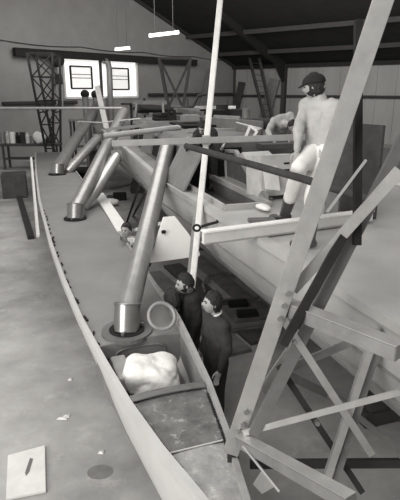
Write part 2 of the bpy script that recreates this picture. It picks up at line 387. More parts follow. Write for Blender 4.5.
# raised oval stiffener on bulkhead
ov = [F(SW1-.03, .3*math.copysign(abs(math.cos(a))**.6, math.cos(a)), FZ-.17+.11*math.copysign(abs(math.sin(a))**.7, math.sin(a))) for a in [2*math.pi*i/28 for i in range(29)]]
obj('stiffener', MB().tube(ov, .012, 6), M['wood'], b1p)
b2 = MB(); b2.plate([F(SW0, -hF+.03, wz), F(SW0, hF-.03, wz)]+[F(SW0, (hF-.03)*(1-2*i/8), FZ+.02*(1-(1-2*i/8)**2)) for i in range(9)], .04, FA)
obj('bulkhead', b2, M['wood'], fr, label='dark front bulkhead of the open well')
bt = MB(); bt.plate([F(SW0+.005, (hF-.04)*(1-2*i/8), FZ+.022+.02*(1-(1-2*i/8)**2)) for i in range(9)]+[F(SW0-.09, (hF-.06)*(-1+2*i/8), FZ+.022+.02*(1-(1-2*i/8)**2)) for i in range(9)], .012, (0, 0, 1))
obj('well_lip', bt, M['wood'], fr)
obj('well_floor', MB().plate([F(SW0, -hF+.03, wz), F(SW0, hF-.03, wz), F(SW1, hB-.03, wz), F(SW1, -hB+.03, wz)], .03, (0, 0, 1)), M['wood'], fr)
for sd in (-1, 1):
    obj('well_side', MB().plate([F(SW0, sd*(hF-.035), wz), F(SW1, sd*(hB-.035), wz), F(SW1, sd*(hB-.03), FZ), F(SW0, sd*(hF-.03), FZ)], .02, FN), M['ply'], fr)
# dark clamps along the outer deck edge
for i in range(22):
    s = 4.9+i*.36+random.uniform(-.16, .16); h = interp(s, HW); L_ = random.uniform(.07, .2)
    a = F(s, -h+random.uniform(.04, .09), FZ+.02); b = F(s+L_, -interp(s+L_, HW)+random.uniform(.04, .1), FZ+.02)
    obj('edge_clamp', MB().beam(a, b, random.uniform(.015, .035), .02), M['iron'], fr)
sp_ = MB()
for i in range(34):
    s = 3.05+i*.027; sd = -1; h = interp(s, HW)
    sp_.ball(F(s, -h+.055, FZ+.005), .012+.012*random.random(), .016, .01, seg=6)
obj('sealant_bead', sp_, M['iron'], fr)
sp2 = MB()
for i in range(26):
    s = 3.1+i*.032; h = interp(s, HW); sp2.ball(F(s, h-.05, FZ+.005), .01+.01*random.random(), .014, .01, seg=6)
obj('sealant_bead', sp2, M['iron'], fr)
# cradles under the float
for s, lab in ((6.5, 'dark timber cradle under the near half of the float'), (13, 'dark timber cradle under the middle of the float'), (20.5, 'dark timber cradle under the far end of the float')):
    h = interp(s, HW); r = root('float_cradle', F(s, 0, 0), lab, 'cradle')
    obj('base_beam', MB().beam(F(s, -h*.5, .1), F(s, h*.5, .1), .2, .2), M['woodd'], r)
    for sd in (-1, 1): obj('post', MB().beam(F(s, sd*h*.4, .2), F(s, sd*h*.4, .45), .12, .12, FA), M['woodd'], r)
# ================================================================== struts on the float
def strut(bu, bv, tu, tv, td, r0, lab, flange=False, r1=None):
    b = gz(bu, bv, FZ+.03); t = gd(tu, tv, td); d = (t-b).normalized()
    r = root('strut_tube', b, lab, 'strut', None)
    up = V((d.x*.4, d.y*.4, 1)).normalized()
    top = b+up*.33
    obj('sleeve', MB().tube([b, top], r0*1.12, 28), M['sleeve'], r, smooth='y', label='bright machined sleeve at the foot')
    obj('base_ring', MB().pipe(b-V((0, 0, .02)), b+V((0, 0, .035)), r0*1.5, r0*1.16), M['iron'], r)
    if flange:
        obj('flange', MB().pipe(b-V((0, 0, .03)), b+V((0, 0, .022)), r0*2.15, r0*1.5), M['housegrey'], r)
    st = b+up*.22
    obj('tube', MB().tube([st, lerp(st, t, .5), t], [r0, r0, r1 or r0], 28), M['tubealu'], r, smooth='y')
    obj('collar_rim', MB().torus(top, up, r0*1.12, .012), M['sleeve'], r, smooth='all')
    obj('end_cap', MB().tube([t-d*.02, t+d*.05], [(r1 or r0)*1.03]*2, 24), M['alud'], r)
    for k_ in range(3):
        a = 2.1*k_+.4; obj('bolt', MB().tube([b+V((math.cos(a)*r0*1.33, math.sin(a)*r0*1.33, .03)), b+V((math.cos(a)*r0*1.33, math.sin(a)*r0*1.33, .075))], .022, 6), M['sleeve'], r)
strut(127, 331, 167, 146, 10.1, .142, 'nearest of the big round alloy struts rising from the float deck, on a wide flange', True, .14)
strut(75.5, 219, 123.5, 113, 16.3, .17, 'second big alloy strut tube rising from the middle of the float deck', False, .17)
strut(57.5, 174.5, 97, 106, 22.5, .2, 'farthest alloy strut tube rising near the far end of the float deck', False, .2)
def lowbrace(p, q, wd, lab):
    d = (q-p).normalized(); r = root('lower_brace', p, lab, 'brace')
    obj('brace_tube', MB().tube([p, lerp(p, q, .12), lerp(p, q, .9), q], [wd*.6, wd, wd, wd*.8], 18), M['alu'], r, smooth='y')
    obj('end_plate', MB().box(q, .3, .05, .3), M['alud'], r)
lowbrace(gz(84, 209, FZ+.05), gd(117, 156, 13.6), .15, 'pale lower brace from the second strut foot to the main hull edge')
lowbrace(gz(67, 172, FZ+.05), gd(97.5, 138, 19.6), .17, 'pale lower brace from the farthest strut foot to the main hull edge')
# ================================================================== main hull
MA, MN = frame(18); MZ = 2.4; MC = 4.05
MHW = [(-1.5, 1.5), (3, 1.72), (4.6, 1.74), (6, 1.8), (9, 1.9), (13, 1.68), (18, 1.47), (23, 1.28), (26.5, 1.08), (27.6, .95)]
def H(s, o, z): q = MA*s+MN*o; return V((q.x, q.y, z))
mst = [-1.5, 0, 1.5, 3, 4, 5, 6, 7, 8, 9, 10, 11.5, 13, 15, 17, 19, 21, 23, 25, 26.5, 27.6]
def msect(s):
    h = interp(s, MHW)
    return [(h, MZ), (h-.01, MZ-.2), (h-.06, MZ-.45), (h-.2, MZ-.75), (h-.42, MZ-1.03), (h*.58, MZ-1.35), (h*.3, MZ-1.6), (.08, MZ-1.75)]
mr = root('trimaran_main_hull', H(12, MC, .6), 'big pale aluminium main hull of the boat with an open cockpit and deckhouse', 'boat hull')
rings = []
for s in mst:
    q = msect(s); rings.append([H(s, MC-a, z) for a, z in q]+[H(s, MC+a, z) for a, z in q[::-1]])
hs = MB().rings(rings, cap=False, close=False)
for e in (rings[0], rings[-1]): hs.bm.faces.new([hs.bm.verts.new(p) for p in e])
obj('hull_shell', hs, M['hullmain'], mr, smooth='all')
C0, C1, CL, CR = 6.35, 9.0, 2.42, 3.12      # cockpit
DL = 27.0
def deckpanel(name, pts, m, t=.03, lab=None): return obj(name, MB().plate(pts, t, (0, 0, 1)), m, mr, label=lab)
def gun(s, sd, ins=.02): return H(s, MC+sd*(interp(s, MHW)-ins), MZ)
aft = [s for s in mst if s < C0]+[C0]
deckpanel('deck', [gun(s, -1) for s in aft]+[gun(s, 1) for s in aft[::-1]], M['hullmain'], lab='pale deck at the near end')
mid = [C0]+[s for s in mst if C0 < s < C1]+[C1]
deckpanel('side_deck', [gun(s, -1) for s in mid]+[H(s, CL, MZ) for s in mid[::-1]], M['hullmain'])
deckpanel('side_deck', [H(s, CR, MZ) for s in mid]+[gun(s, 1) for s in mid[::-1]], M['hullmain'])
fw = [C1]+[s for s in mst if C1 < s <= DL]
FO = 21.5
fw1 = [s for s in fw if s < FO]+[FO]
deckpanel('deck', [gun(s, -1) for s in fw1]+[gun(s, 1) for s in fw1[::-1]], M['ply'], lab='grey deck round the deckhouse')
CZ = 2.18
deckpanel('cockpit_sole', [H(C0, CL, CZ), H(C1, CL, CZ), H(C1, CR, CZ), H(C0, CR, CZ)], M['solegrey'], lab='dark grey cockpit floor')
for (a, b) in (((C0, CL), (C1, CL)), ((C1, CR), (C0, CR)), ((C0, CR), (C0, CL)), ((C1, CL), (C1, CR))):
    nn = (H(b[0], b[1], 0)-H(a[0], a[1], 0)).cross(V((0, 0, 1)))
    obj('cockpit_side', MB().plate([H(*a, CZ), H(*b, CZ), H(*b, MZ), H(*a, MZ)], .025, nn), M['alud'], mr)
co = MB()
for (a, b) in (((C0, CL), (C1, CL)), ((C1, CR), (C0, CR)), ((C0, CR), (C0, CL))): co.beam(H(*a, MZ+.04), H(*b, MZ+.04), .05, .09)
obj('coaming', co, M['hullmain'], mr)
for sd in (-1, 1):
    g = []
    for s in mst:
        a = H(s, MC+sd*(interp(s, MHW)+.03), MZ-.05); b = H(s, MC+sd*(interp(s, MHW)-.09), MZ-.05)
        g.append([a, a+V((0, 0, .08)), b+V((0, 0, .08)), b])
    obj('gunwale_rail', MB().rings(g), M['hullmain'], mr)
for f_, lab in ((2, 'upper plate seam'), (3, 'lower plate seam')):
    pts = [H(s, MC-msect(s)[f_][0]-.006, msect(s)[f_][1]) for s in mst]
    obj('plate_seam', MB().tube(pts, .012, 6), M['alud'], mr, label=lab)
# open forward frames
for s in (22.3, 23.6, 25, 26.4):
    h = interp(s, MHW)-.05
    obj('hull_frame', MB().plate([H(s, MC-h, MZ+.05), H(s, MC+h, MZ+.05), H(s, MC+h*.8, MZ-.3), H(s, MC-h*.8, MZ-.3)], .1, MA), M['alud'], mr)
obj('hull_frame', MB().plate([H(21.5, MC-1.2, MZ), H(21.5, MC+1.2, MZ), H(21.5, MC+.8, MZ-1.2), H(21.5, MC-.8, MZ-1.2)], .08, MA), M['dark'], mr, label='dark bulkhead below the open bow')
# deckhouse
HZ = MZ+.66; D0, D1 = C1, 17.5
def hw_(s): return interp(s, [(9, 1.46), (13, 1.3), (17.5, .9)])
r0 = []
for s in (D0, 10.2, 11.5, 13, 14.5, 16, D1):
    h = hw_(s); r0.append([H(s, MC-h, MZ), H(s, MC-h+.1, HZ-.12), H(s, MC-h+.25, HZ), H(s, MC, HZ+.07), H(s, MC+h-.25, HZ), H(s, MC+h-.1, HZ-.12), H(s, MC+h, MZ)])
dh = obj('deckhouse', MB().rings(r0), M['housegrey'], mr)
obj('companionway', MB().plate([H(D0-.02, 2.63, CZ), H(D0-.02, 3.75, CZ), H(D0-.02, 3.75, HZ-.1), H(D0-.02, 2.74, HZ-.1)], .03, MA), M['dark'], dh, label='dark companionway opening')
for s in (9.9, 11.2, 12.6, 14.0, 15.4):
    h = hw_(s)
    obj('side_window', MB().plate([H(s, MC-h-.0, MZ+.1), H(s+.95, MC-hw_(s+.95)-.0, MZ+.1), H(s+.95, MC-hw_(s+.95)+.09, HZ-.14), H(s, MC-h+.09, HZ-.14)], .03, MN), M['dark'], dh)
obj('roof_hatch', MB().plate([H(12, 3.5, HZ+.09), H(12, 4.6, HZ+.09), H(13.4, 4.6, HZ+.09), H(13.4, 3.5, HZ+.09)], .05, (0, 0, 1)), M['dark'], dh)
for s in (11, 14.2, 16): obj('roof_rib', MB().beam(H(s, MC-1.0+.02*s, HZ+.07), H(s, MC+1.0-.02*s, HZ+.07), .08, .07), M['woodl'], dh)
# keel blocks
for s, lab in ((4.5, 'stack of dark keel blocks under the near end of the main hull'), (12, 'stack of dark keel blocks under the middle of the main hull'), (20, 'stack of dark keel blocks under the far end of the main hull')):
    r = root('keel_block_stack', H(s, MC, 0), lab, 'blocks')
    for i in range(3): obj('block', MB().box(H(s, MC, .11+i*.22), 1.0-.1*i, .35, .215, math.radians(18)), M['woodd'], r, bevel=.01)
# hatch panel leaning at the cockpit
ps = [gz(164, 180, MZ+.03), gz(184, 192, MZ+.03)]
obj('hatch_panel', MB().plate([ps[0], ps[1], ps[1]+V((.33, .35, .62)), ps[0]+V((.33, .35, .62))], .035), M['ply'], label='grey rectangular hatch panel leaning beside the dark cockpit opening', cat='panel', bevel=.006)
# white plate under the main hull
wpd = 7.35
pts = [(149, 263), (163.5, 217), (174, 216), (189, 235), (199, 253), (199, 256)]
wp = [gd(u, v, wpd+(u-150)*.006) for u, v in pts]
n_ = (wp[1]-wp[0]).cross(wp[3]-wp[0]).normalized()
r = root('white_plate', (wp[0]+wp[4])/2, 'white trapezoid plate propped against the main hull behind the nearest strut', 'plate')
obj('panel', MB().plate(wp, .05, n_), M['white'], r)
hc = gd(163, 232, wpd+.05); obj('lifting_hole', MB().tube([hc-n_*.06, hc+n_*.04], .028, 14), M['dark'], r)
lowest = (wp[0]+wp[4])/2
obj('support_leg', MB().beam(wp[4]+V((-.1, .1, 0)), V((wp[4].x-.1, wp[4].y+.25, 0)), .08, .08, (0, 1, 0)), M['woodd'], r)
# hand shackle hanging on gunwale
c = gd(199, 228, 6.75)
obj('lashing_hook', MB().torus(c+V((-.03, 0, 0)), (0, 1, .2), .045, .016).tube([c+V((.03, 0, .02)), c+V((.12, 0, .05)), c+V((.24, 0, .08)), c+V((.26, 0, .14))], .02, 8), M['iron'], label='black hooked lashing strap on the main hull edge beside the upright pole', cat='hook', smooth='all')
# plank bridging pole and deck
P1, P2 = gz(203, 232, MZ+.17), gz(372, 210.5, MZ+.17)
dz_ = V((0, 0, -.065))
r = root('alloy_channel_beam', (P1+P2)/2+V((0, 0, -.15)), 'pale alloy channel beam laid level across the deck to the upright pole', 'beam')
obj('web', MB().beam(P1+dz_, P2+dz_, .05, .13), M['board'], r)
obj('flange', MB().beam(P1+V((0, .02, 0)), P2+V((0, .02, 0)), .11, .018), M['white'], r, label='top flange coloured lighter, as if lit from above'); obj('flange', MB().beam(P1+V((0, .02, -.13)), P2+V((0, .02, -.13)), .11, .018), M['alu'], r)  # upper flange whiter than the lower one: overhead light put into its colour
# upright pole
pb_, pt_ = gd(193.5, 272, 7.0), gd(217, 32, 7.45)
dd = (pt_-pb_); pf = pb_+dd*(-pb_.z/dd.z); ptop = pb_+dd*((9.0-pb_.z)/dd.z)
r = root('upright_pole', pf, 'tall thin bright alloy pole standing upright from floor past the ceiling', 'pole')
obj('pole_shaft', MB().beam(pf, ptop, .085, .085, (0, 1, 0)), M['pole'], r, bevel=.012)
obj('pole_shaft', MB().beam(pf+V((-.06, .03, 0)), pb_+dd*.22+V((-.06, .03, 0)), .05, .07, (0, 1, 0)), M['alud'], r, label='darker doubling bar on the lower pole')
obj('foot_plate', MB().box(pf+V((0, 0, .012)), .25, .25, .024), M['alud'], r)
cl = gd(206.3, 140, 7.2); obj('clamp', MB().box(cl, .12, .12, .13), M['alu'], r)
# horizontal rail and dark pipe through the scene
ra, rb = gd(112, 143.5, 7.1), gd(305, 137, 7.1)
obj('scaffold_rail', MB().beam(ra, rb, .06, .085), M['alug'], label='long flat grey rail clamped level across the upright pole', cat='rail', bevel=.006)
obj('scaffold_pipe', MB().tube([gd(186, 146, 6.7), gd(300, 178, 5.15), gd(372, 200, 4.6)], .04, 14), M['rust'], label='dark round pipe sloping down past the man in white trousers', cat='pipe', smooth='y')
obj('pale_spar', MB().tube([gd(104, 136, 12), gd(148, 131, 12), gd(178, 127.5, 12), gd(181, 128, 12)], [.065, .065, .065, .04], 14), M['alug'], label='short pale round-ended spar lying across the deckhouse above the rail', cat='spar', smooth='y')
obj('thin_rail', MB().tube([gd(0, 108, 20), gd(123, 108, 20)], .055, 10), M['alu'], label='thin bright tube running level in front of the lattice trestle', cat='tube')
obj('rope', MB().tube([gd(78, 121.5, 19), gd(100, 122.5, 17), gd(140, 118.5, 14)], .02, 6), M['board'], label='thin pale rope stretched across the far struts', cat='rope')
obj('cross_rail', MB().beam(gd(106, 129.5, 14), gd(152, 124.5, 14), .07, .07), M['alud'], label='grey flat rail crossing behind the second strut', cat='rail')
# ================================================================== things on and around the float
hc = gz(162, 332, FZ+.03)+V((0, .04, .19))
obj('steel_hoop', MB().torus(hc, (.3, -.72, .62), .16, .024, 40, 12), M['alug'], label='grey metal hoop standing on the float deck beside the nearest strut', cat='hoop', smooth='all')
# dust sheet bundle in the well
def lump(p):
    e = .55; d = p.normalized()
    k_ = 1/max(1e-6, (abs(d.x)**3.6+abs(d.y)**3.6+abs(d.z)**3.6)**(1/3.6))
    q = p*k_*.86; q.z *= 1-.35*max(0, q.x/.3)
    c_ = abs(noise.noise(p*3.2+V((3, 1, 2)))); c2 = abs(noise.noise(p*8+V((1, 7, 2))))
    return q*(1+.4*(c_-.2)+.1*(c2-.15))
bc = F(4.64, -.0, wz+.25)
obj('dust_sheet_bundle', MB().ball(bc, .33, .3, .25, Matrix.Rotation(math.radians(12), 3, 'Z'), 64, lump), M['cloth'], label='crumpled white dust sheet bundle lying in the open well of the float', cat='cloth', smooth='all')
R_ = Matrix.Rotation(math.radians(20), 3, 'Z')
obj('timber_block', MB().box(F(4.74, -.31, FZ-.11), .16, .5, .16, 0, R_), M['woodl'], label='pale timber block wedged on the outer side of the float well', cat='block', bevel=.01)
# white board along the inner edge of float
a, b = gz(93, 194, FZ+.03)+FN*.16, gz(116, 232, FZ+.03)+FN*.16
obj('edge_plank', MB().beam(a, b, .26, .035), M['white'], label='white plank lying along the inner edge of the float, its end by the crouching man', cat='plank')
obj('prop_timber', MB().beam(gd(126, 232, 10.2), gd(162, 223, 9.2), .06, .06), M['board'], label='thin pale batten reaching from the crouching man to the strut', cat='batten')
# ================================================================== foreground trestle
T0, T1 = gd(363, 60, 3.1), gd(235, 440, 3.9)
dv = T1-T0; Tt = T0-dv*.3; Tb = T0+dv*1.045
view = V((0, -cT, sT))
tr = root('alloy_trestle', (Tb.x, Tb.y, 0), 'large bolted alloy trestle frame in the right foreground', 'trestle')
def tb(name, p, q, wd, t, m, lab=None): return obj(name, MB().beam(p, q, wd, t, view), m, tr, label=lab)
lg = MB(); lg.beam(Tt, Tb, .122, .035, view); sx_ = dv.normalized().cross(view).normalized()
if sx_.x > 0: sx_ = -sx_
lg.beam(Tt-sx_*.054-view*.06, Tb-sx_*.054-view*.06, .014, .12, view)
leg1 = obj('leg', lg, M['alu'], tr, label='broad pale leg slanting across the picture', bevel=.003)
T2, T3 = gd(356, 232, 3.550), gd(258, 425, 3.750); d2_ = T3-T2
tb('leg', T2-d2_*1.0, T3+d2_*.05, .08, .06, M['housegrey'], 'dark rear leg parallel to the broad leg')
tb('leg', gd(344, 235, 3.450), gd(283, 345, 3.500), .06, .05, M['iron'], 'thin black inner strut')
tb('leg', gd(358.5, 20, 3.300), gd(357, 245, 3.500), .05, .05, M['iron'], 'thin black upright at the right')
tb('brace', gd(366, 160, 3.200), gd(327, 212, 3.200), .016, .016, M['alu'], 'thin bright rod')
tb('brace', gd(400, 170, 3.212), gd(293, 290, 3.662), .075, .03, M['alu'])
# box crossbars toward the camera
def boxbar(p, q, wd, ht, lab):
    r_ = obj('crossbar', MB().beam(p, q, wd, ht), M['alud'], tr, label=lab, bevel=.004)
    up = (q-p).normalized().cross(V((0, 0, 1))).normalized().cross((q-p).normalized())
    obj('lit_top_face', MB().beam(p+up*(ht/2+.003), q+up*(ht/2+.003), wd, .006), M['alu'], r_)  # paler sheet of the same alloy paints light falling on the bar's top
boxbar(gd(287, 307, 3.662), gd(400, 352, 3.020), .11, .1, 'upper alloy box crossbar')
boxbar(gd(240, 440, 3.829), gd(352, 503, 2.891), .09, .085, 'lower alloy box crossbar')
tb('brace', gd(283, 319, 3.598), gd(372, 455, 3.80), .055, .016, M['alu']); tb('brace', gd(243, 433, 3.791), gd(400, 392, 3.400), .045, .014, M['alu'])
tb('brace', gd(243, 446, 3.726), gd(280, 492, 3.341), .016, .016, M['alug'])
tb('brace', gd(376, 330, 3.700), gd(322, 492, 3.900), .055, .05, M['alu'], 'pale upright bar at lower right'); tb('brace', gd(384, 330, 3.750), gd(332, 492, 3.950), .05, .02, M['alud'])
tb('brace', gd(279, 366, 3.750), gd(362, 492, 4.100), .05, .03, M['steel']); tb('brace', gd(282, 372, 3.850), gd(345, 402, 4.300), .07, .03, M['alud'])
tb('brace', gd(274, 374, 4.000), gd(354, 341, 4.000), .06, .03, M['alud']); tb('brace', gd(310, 322, 3.9), gd(262, 392, 3.95), .075, .03, M['alu'])
tb('brace', gd(250, 464, 4.300), gd(400, 463, 4.300), .07, .05, M['steel'], 'dark level bar near the floor')
tb('brace', gd(330, 395, 4.000), gd(400, 450, 4.200), .05, .03, M['alud'])
fp = Tb+V((.02, .02, .05)); tb('foot_post', fp, V((fp.x+.03, fp.y+.05, 0)), .09, .05, M['steel'], 'dark post under the foot of the broad leg')
tb('gusset_plate', gd(309, 306, 3.85), gd(303, 330, 3.87), .1, .012, M['iron'])
for u, v, d in ((287.5, 294, 3.52), (283.5, 306, 3.55), (279.5, 318.5, 3.58), (292, 322, 3.6), (243, 424, 3.84), (240, 431, 3.85), (237.5, 438, 3.86), (316, 416, 3.9), (246, 412, 3.8), (295, 342, 3.55), (317, 423, 3.7)):
    p = gd(u, v, d); obj('bolt', MB().tube([p-view*.03, p+view*.025], .018, 8), M['sleeve'], tr)
# ================================================================== floor clutter
def on_floor_plank(u0, v0, u1, v1, wd, th, m, lab, z=0, nm='floor_plank', cat='plank'):
    a, b = gz(u0, v0, z+th), gz(u1, v1, z+th); h = V((0, 0, -th/2)); return obj(nm, MB().beam(a+h, b+h, wd, th), m, label=lab, cat=cat)
on_floor_plank(150, 272, 238, 352, .5, .06, M['wood'], 'wide dark plank on the floor behind the three men')
on_floor_plank(172, 264, 262, 340, .42, .06, M['woodd'], 'darker plank on the floor beside the wide plank under the hull')
on_floor_plank(196, 256, 278, 326, .35, .07, M['wood'], 'narrow brown plank on the floor deepest under the main hull')
sk = gz(247, 322, .0)
for i in range(3):
    obj('board_stack', MB().box(sk+V((.02*i, .03*i, .04+.07*i)), 1.0-.1*i, .8-.07*i, .065, math.radians(12+3*i)), M['wood'] if i != 1 else M['ply'], label=['bottom board of the small stack under the main hull', 'middle board of the small stack under the main hull', 'top board of the small stack, carrying two black blocks'][i], cat='board', bevel=.008)
for u, v, lab in ((238, 306, 'black iron block on the board stack, farther one'), (247, 316, 'black iron block on the board stack, nearer one')):
    p = gz(u, v, .21); obj('iron_block', MB().box(p+V((0, 0, .05)), .36, .16, .1, math.radians(8)), M['iron'], label=lab, cat='block', bevel=.01)
hp = [gz(u, v, .09) for u, v in ((205, 292), (203, 284), (208, 276), (222, 272), (240, 277), (252, 284), (262, 290), (258, 298), (240, 298), (222, 300))]
obj('air_hose', MB().tube(hp, .03, 8), M['wood'], label='brown hose looping over the planks under the main hull', cat='hose', smooth='all')
b0 = [gz(u, v, .02) for u, v in ((8, 456), (45, 446), (46, 492), (6, 500))]
r = root('white_board', sum(b0, V())/4, 'white painted board lying on the floor at the lower left', 'board')
obj('panel', MB().plate(b0, .03, (0, 0, 1)), M['board'], r, bevel=.004)
hh = [gz(u, v, .037) for u, v in ((25, 473), (30, 458), (33, 459), (29, 472), (26, 476))]
obj('hand_slot', MB().plate(hh, .006, (0, 0, 1)), M['wood'], r, label='dark slot in the board')
pp = [gz(u, v, .006) for u, v in ((253, 484), (262, 470), (276, 486), (262, 494))]
obj('paper_sheet', MB().plate(pp, .008, (0, 0, 1)), M['white'], label='white paper sheet on the floor under the trestle', cat='paper')
for i, (u, v) in enumerate(((62, 419), (66, 417), (101, 453), (70, 380))):
    p = gz(u, v, 0); sc = [.07, .05, .035, .03][i]
    obj('paper_scrap', MB().poly([p+V((-sc, -.02, .004)), p+V((sc, -.03, .006)), p+V((sc*.8, .03, .02)), p+V((-sc*.7, .025, .008)), p+V((0, 0, .03))], [(0, 1, 4), (1, 2, 4), (2, 3, 4), (3, 0, 4), (0, 3, 2, 1)]), M['board'],
        label=['pale scrap on the floor left of the float, larger of a pair', 'pale scrap on the floor left of the float, smaller of a pair', 'pale chip on the floor near the float tip', 'small pale chip on the floor, farthest from the board'][i], cat='scrap')
p = gz(100, 472, .0)
obj('oil_stain', MB().plate([p+V((  .14*math.cos(a), .11*math.sin(a), .003))*1 for a in [i*math.pi/12 for i in range(24)]], .003, (0, 0, 1)), mat('oil_stain', .15, .7, var=.2), label='round dark stain on the floor at the bottom edge', cat='stain')
# floor between the hulls
def gbox(name, u, v, sx, sy, h, m, lab, cat, rz=.2, z=0, bevel=.015):
    p = gz(u, v, z); return obj(name, MB().box(p+V((0, 0, h/2)), sx, sy, h, rz), m, label=lab, cat=cat, bevel=bevel)
pm = gz(84, 192, 0)
r = root('machine_tool', pm, 'dark machine on the floor between the two hulls behind the second strut', 'machine')
obj('body', MB().box(pm+V((0, 0, .35)), .9, .7, .7, .2), M['iron'], r, bevel=.03); obj('motor', MB().tube([pm+V((-.3, 0, .85)), pm+V((.35, .05, .85))], .18, 18), M['steel'], r, smooth='y'); obj('base', MB().box(pm+V((0, 0, .04)), 1.15, .9, .08, .2), M['rust'], r)
obj('wheel', MB().torus(pm+V((.42, 0, .85)), (1, 0, 0), .2, .03), M['alud'], r, smooth='all')
def crumple(p): return p*(1+.3*noise.noise(p*9))
p = gz(111, 206, 0); obj('white_rag', MB().ball(p+V((0, 0, .14)), .26, .2, .14, None, 20, crumple), M['cloth'], label='white rag heaped on the floor between the hulls', cat='rag', smooth='all')
on_floor_plank(96, 204, 112, 195, .3, .05, M['woodd'], 'dark offcut plank on the floor between the hulls', nm='timber_offcut', cat='offcut')
on_floor_plank(112, 188, 134, 183, .25, .05, M['wood'], 'brown offcut plank farther back between the hulls', nm='timber_offcut', cat='offcut')
gbox('tool_box', 120, 200, .5, .3, .28, M['iron'], 'small black tool box on the floor beyond the white rag', 'box')
# slim dark props supporting the hull behind struts
for i, (u, v, tu, tv) in enumerate(((127, 222, 140, 184), (133, 216, 146, 192))):
    a = gz(u, v, 0); b = gz(tu, tv, 1.75)
    obj('timber_prop', MB().beam(a, b, .06, .06, (0, 1, 0)), M['woodd'], label=['thin dark prop shoring the main hull, left one', 'thin dark prop shoring the main hull, right one by the strut'][i], cat='prop')
# ================================================================== far clutter
def bench(name, u0, u1, v, d, h_, m, lab):
    a, b = gd(u0, v, d), gd(u1, v, d); z = (a.z+b.z)/2; c = (a+b)/2; L_ = (b-a).length
    r = root(name, (c.x, c.y+.4, 0), lab, 'bench')
    obj('bench_top', MB().box((c.x, c.y+.4, z-.06), L_, .9, .12), m, r, bevel=.01)
    for sx in (-1, 1):
        for sy in (0, .75): obj('leg', MB().beam((c.x+sx*(L_/2-.1), c.y+.05+sy, 0), (c.x+sx*(L_/2-.1), c.y+.05+sy, z-.12), .1, .1, (0, 1, 0)), M['woodd'], r)
    obj('shelf', MB().box((c.x, c.y+.45, z*.4), L_-.2, .7, .05), M['woodd'], r)
    return z
bench('workbench', 0, 58, 144, 26, 1, M['woodd'], 'dark workbench against the far left wall piled with bottles and tins')
zb2 = bench('workbench', 68, 92, 119, 27, 1, M['wood'], 'tall bench with pale top right of the lattice trestle')
z_ = gd(30, 144, 26).z
lights_ = [M['alud'], M['card'], M['white'], M['iron'], M['rust'], M['board']]
desc = ['grey tin', 'brown carton', 'white jar', 'black can', 'rusty tin', 'pale bottle']
for i in range(11):
    u = 2+i*5.0; p = gd(u, 144, 26.25); h = random.uniform(.3, .62)
    posn = ['farthest left', 'second from left', 'third from left', 'fourth from left', 'fifth from left', 'in the middle', 'just right of middle', 'fifth from right', 'third from right', 'second from right', 'farthest right'][i]
    mb = MB().tube([p+V((0, .2, 0)), p+V((0, .2, h*.7)), p+V((0, .2, h*.8)), p+V((0, .2, h))], [.11, .11, .06, .06] if i % 2 else [.14]*4, 12)
    for v_ in mb.bm.verts: v_.co.z += z_-p.z
    obj('container', mb, lights_[i % 6], label='%s on the far left bench, %s of the row' % (desc[i % 6], posn), cat='container', group='tins and bottles on the far bench')
def crum2(p): return p*(1+.4*noise.noise(p*4))
p = gd(39, 144, 26.1); p.z += .32; p.y += .1; obj('white_bag', MB().ball(p, .3, .2, .3, None, 18, crum2), M['cloth'], label='white bag standing on the far left bench behind the lattice trestle', cat='bag', smooth='all')
# upright exhaust stacks
for i, (u, d, vt) in enumerate(((85, 24.5, 95), (95.5, 24.5, 95.5))):
    p = gd(u, vt, d); r = root('exhaust_stack', (p.x, p.y, 0), ['left dark-capped upright stack pipe below the window', 'right dark-capped upright stack pipe below the window'][i], 'pipe')
    obj('pipe', MB().tube([(p.x, p.y, 0), p], .15, 18), M['alud'], r, smooth='y'); obj('cowl', MB().ball(p+V((0, 0, .05)), .22, .22, .2), M['iron'], r, smooth='all')
# T-shaped stand and plates by the bow
p = gd(131, 104, 19); r = root('tee_stand', (p.x, p.y, MZ), 'small dark tee-topped stand on the far deck', 'stand')
obj('top', MB().box(p, .75, .25, .06), M['iron'], r); obj('post', MB().beam(p, V((p.x, p.y, MZ)), .09, .09, (0, 1, 0)), M['iron'], r)
def leaner(name, u0, v0, u1, v1, d0, d1, wd, th, m, lab, cat='plank'):
    a, b = gd(u0, v0, d0), gd(u1, v1, d1); return obj(name, MB().beam(a, b, wd, th, (0, 1, 0)), m, label=lab, cat=cat)
leaner('leaning_plank', 97, 86, 107, 130, 21.5, 21, .22, .06, M['board'], 'pale plank leaning upright by the farthest strut')
obj('bow_plate', MB().plate([gd(90, 124, 22), gd(100, 110, 22), gd(108, 138, 20.5)], .06), M['alug'], label='grey triangular plate at the far end of the main hull', cat='plate')
# planks and ladder on side wall
def wallplank(u0, v0, u1, v1, wd, m, lab, nm='leaning_plank', cat='plank'):
    t0 = rwp(u0, v0, .35); b0_ = rwp(u1, v1, .9); k_ = t0.z/(t0.z-b0_.z); ft = t0+(b0_-t0)*k_
    return obj(nm, MB().beam(t0, V((ft.x, ft.y, 0)), wd, .09, e1), m, label=lab, cat=cat)
wallplank(242, 82, 235, 112, .7, M['rust'], 'brown plank leaning on the side wall near the corner')
wallplank(275, 79, 264, 118, 1.0, M['wood'], 'wide brown plank leaning on the side wall by the steel column')
tA, tB = rwp(249, 57, 1.5), rwp(259, 58.5, 1.5); bA, bB = rwp(263, 112, 3.0), rwp(271, 112, 3.0)
def flo(a, b): k_ = a.z/(a.z-b.z); return a+(b-a)*k_
r = root('wooden_ladder', flo(tA, bA), 'tall brown ladder leaning on the side wall left of the steel column', 'ladder')
fA, fB = flo(tA, bA), flo(tB, bB)
obj('stile', MB().beam(tA, fA, .3, .2, (1, 0, 0)), M['rust'], r); obj('stile', MB().beam(tB, fB, .3, .2, (1, 0, 0)), M['rust'], r)
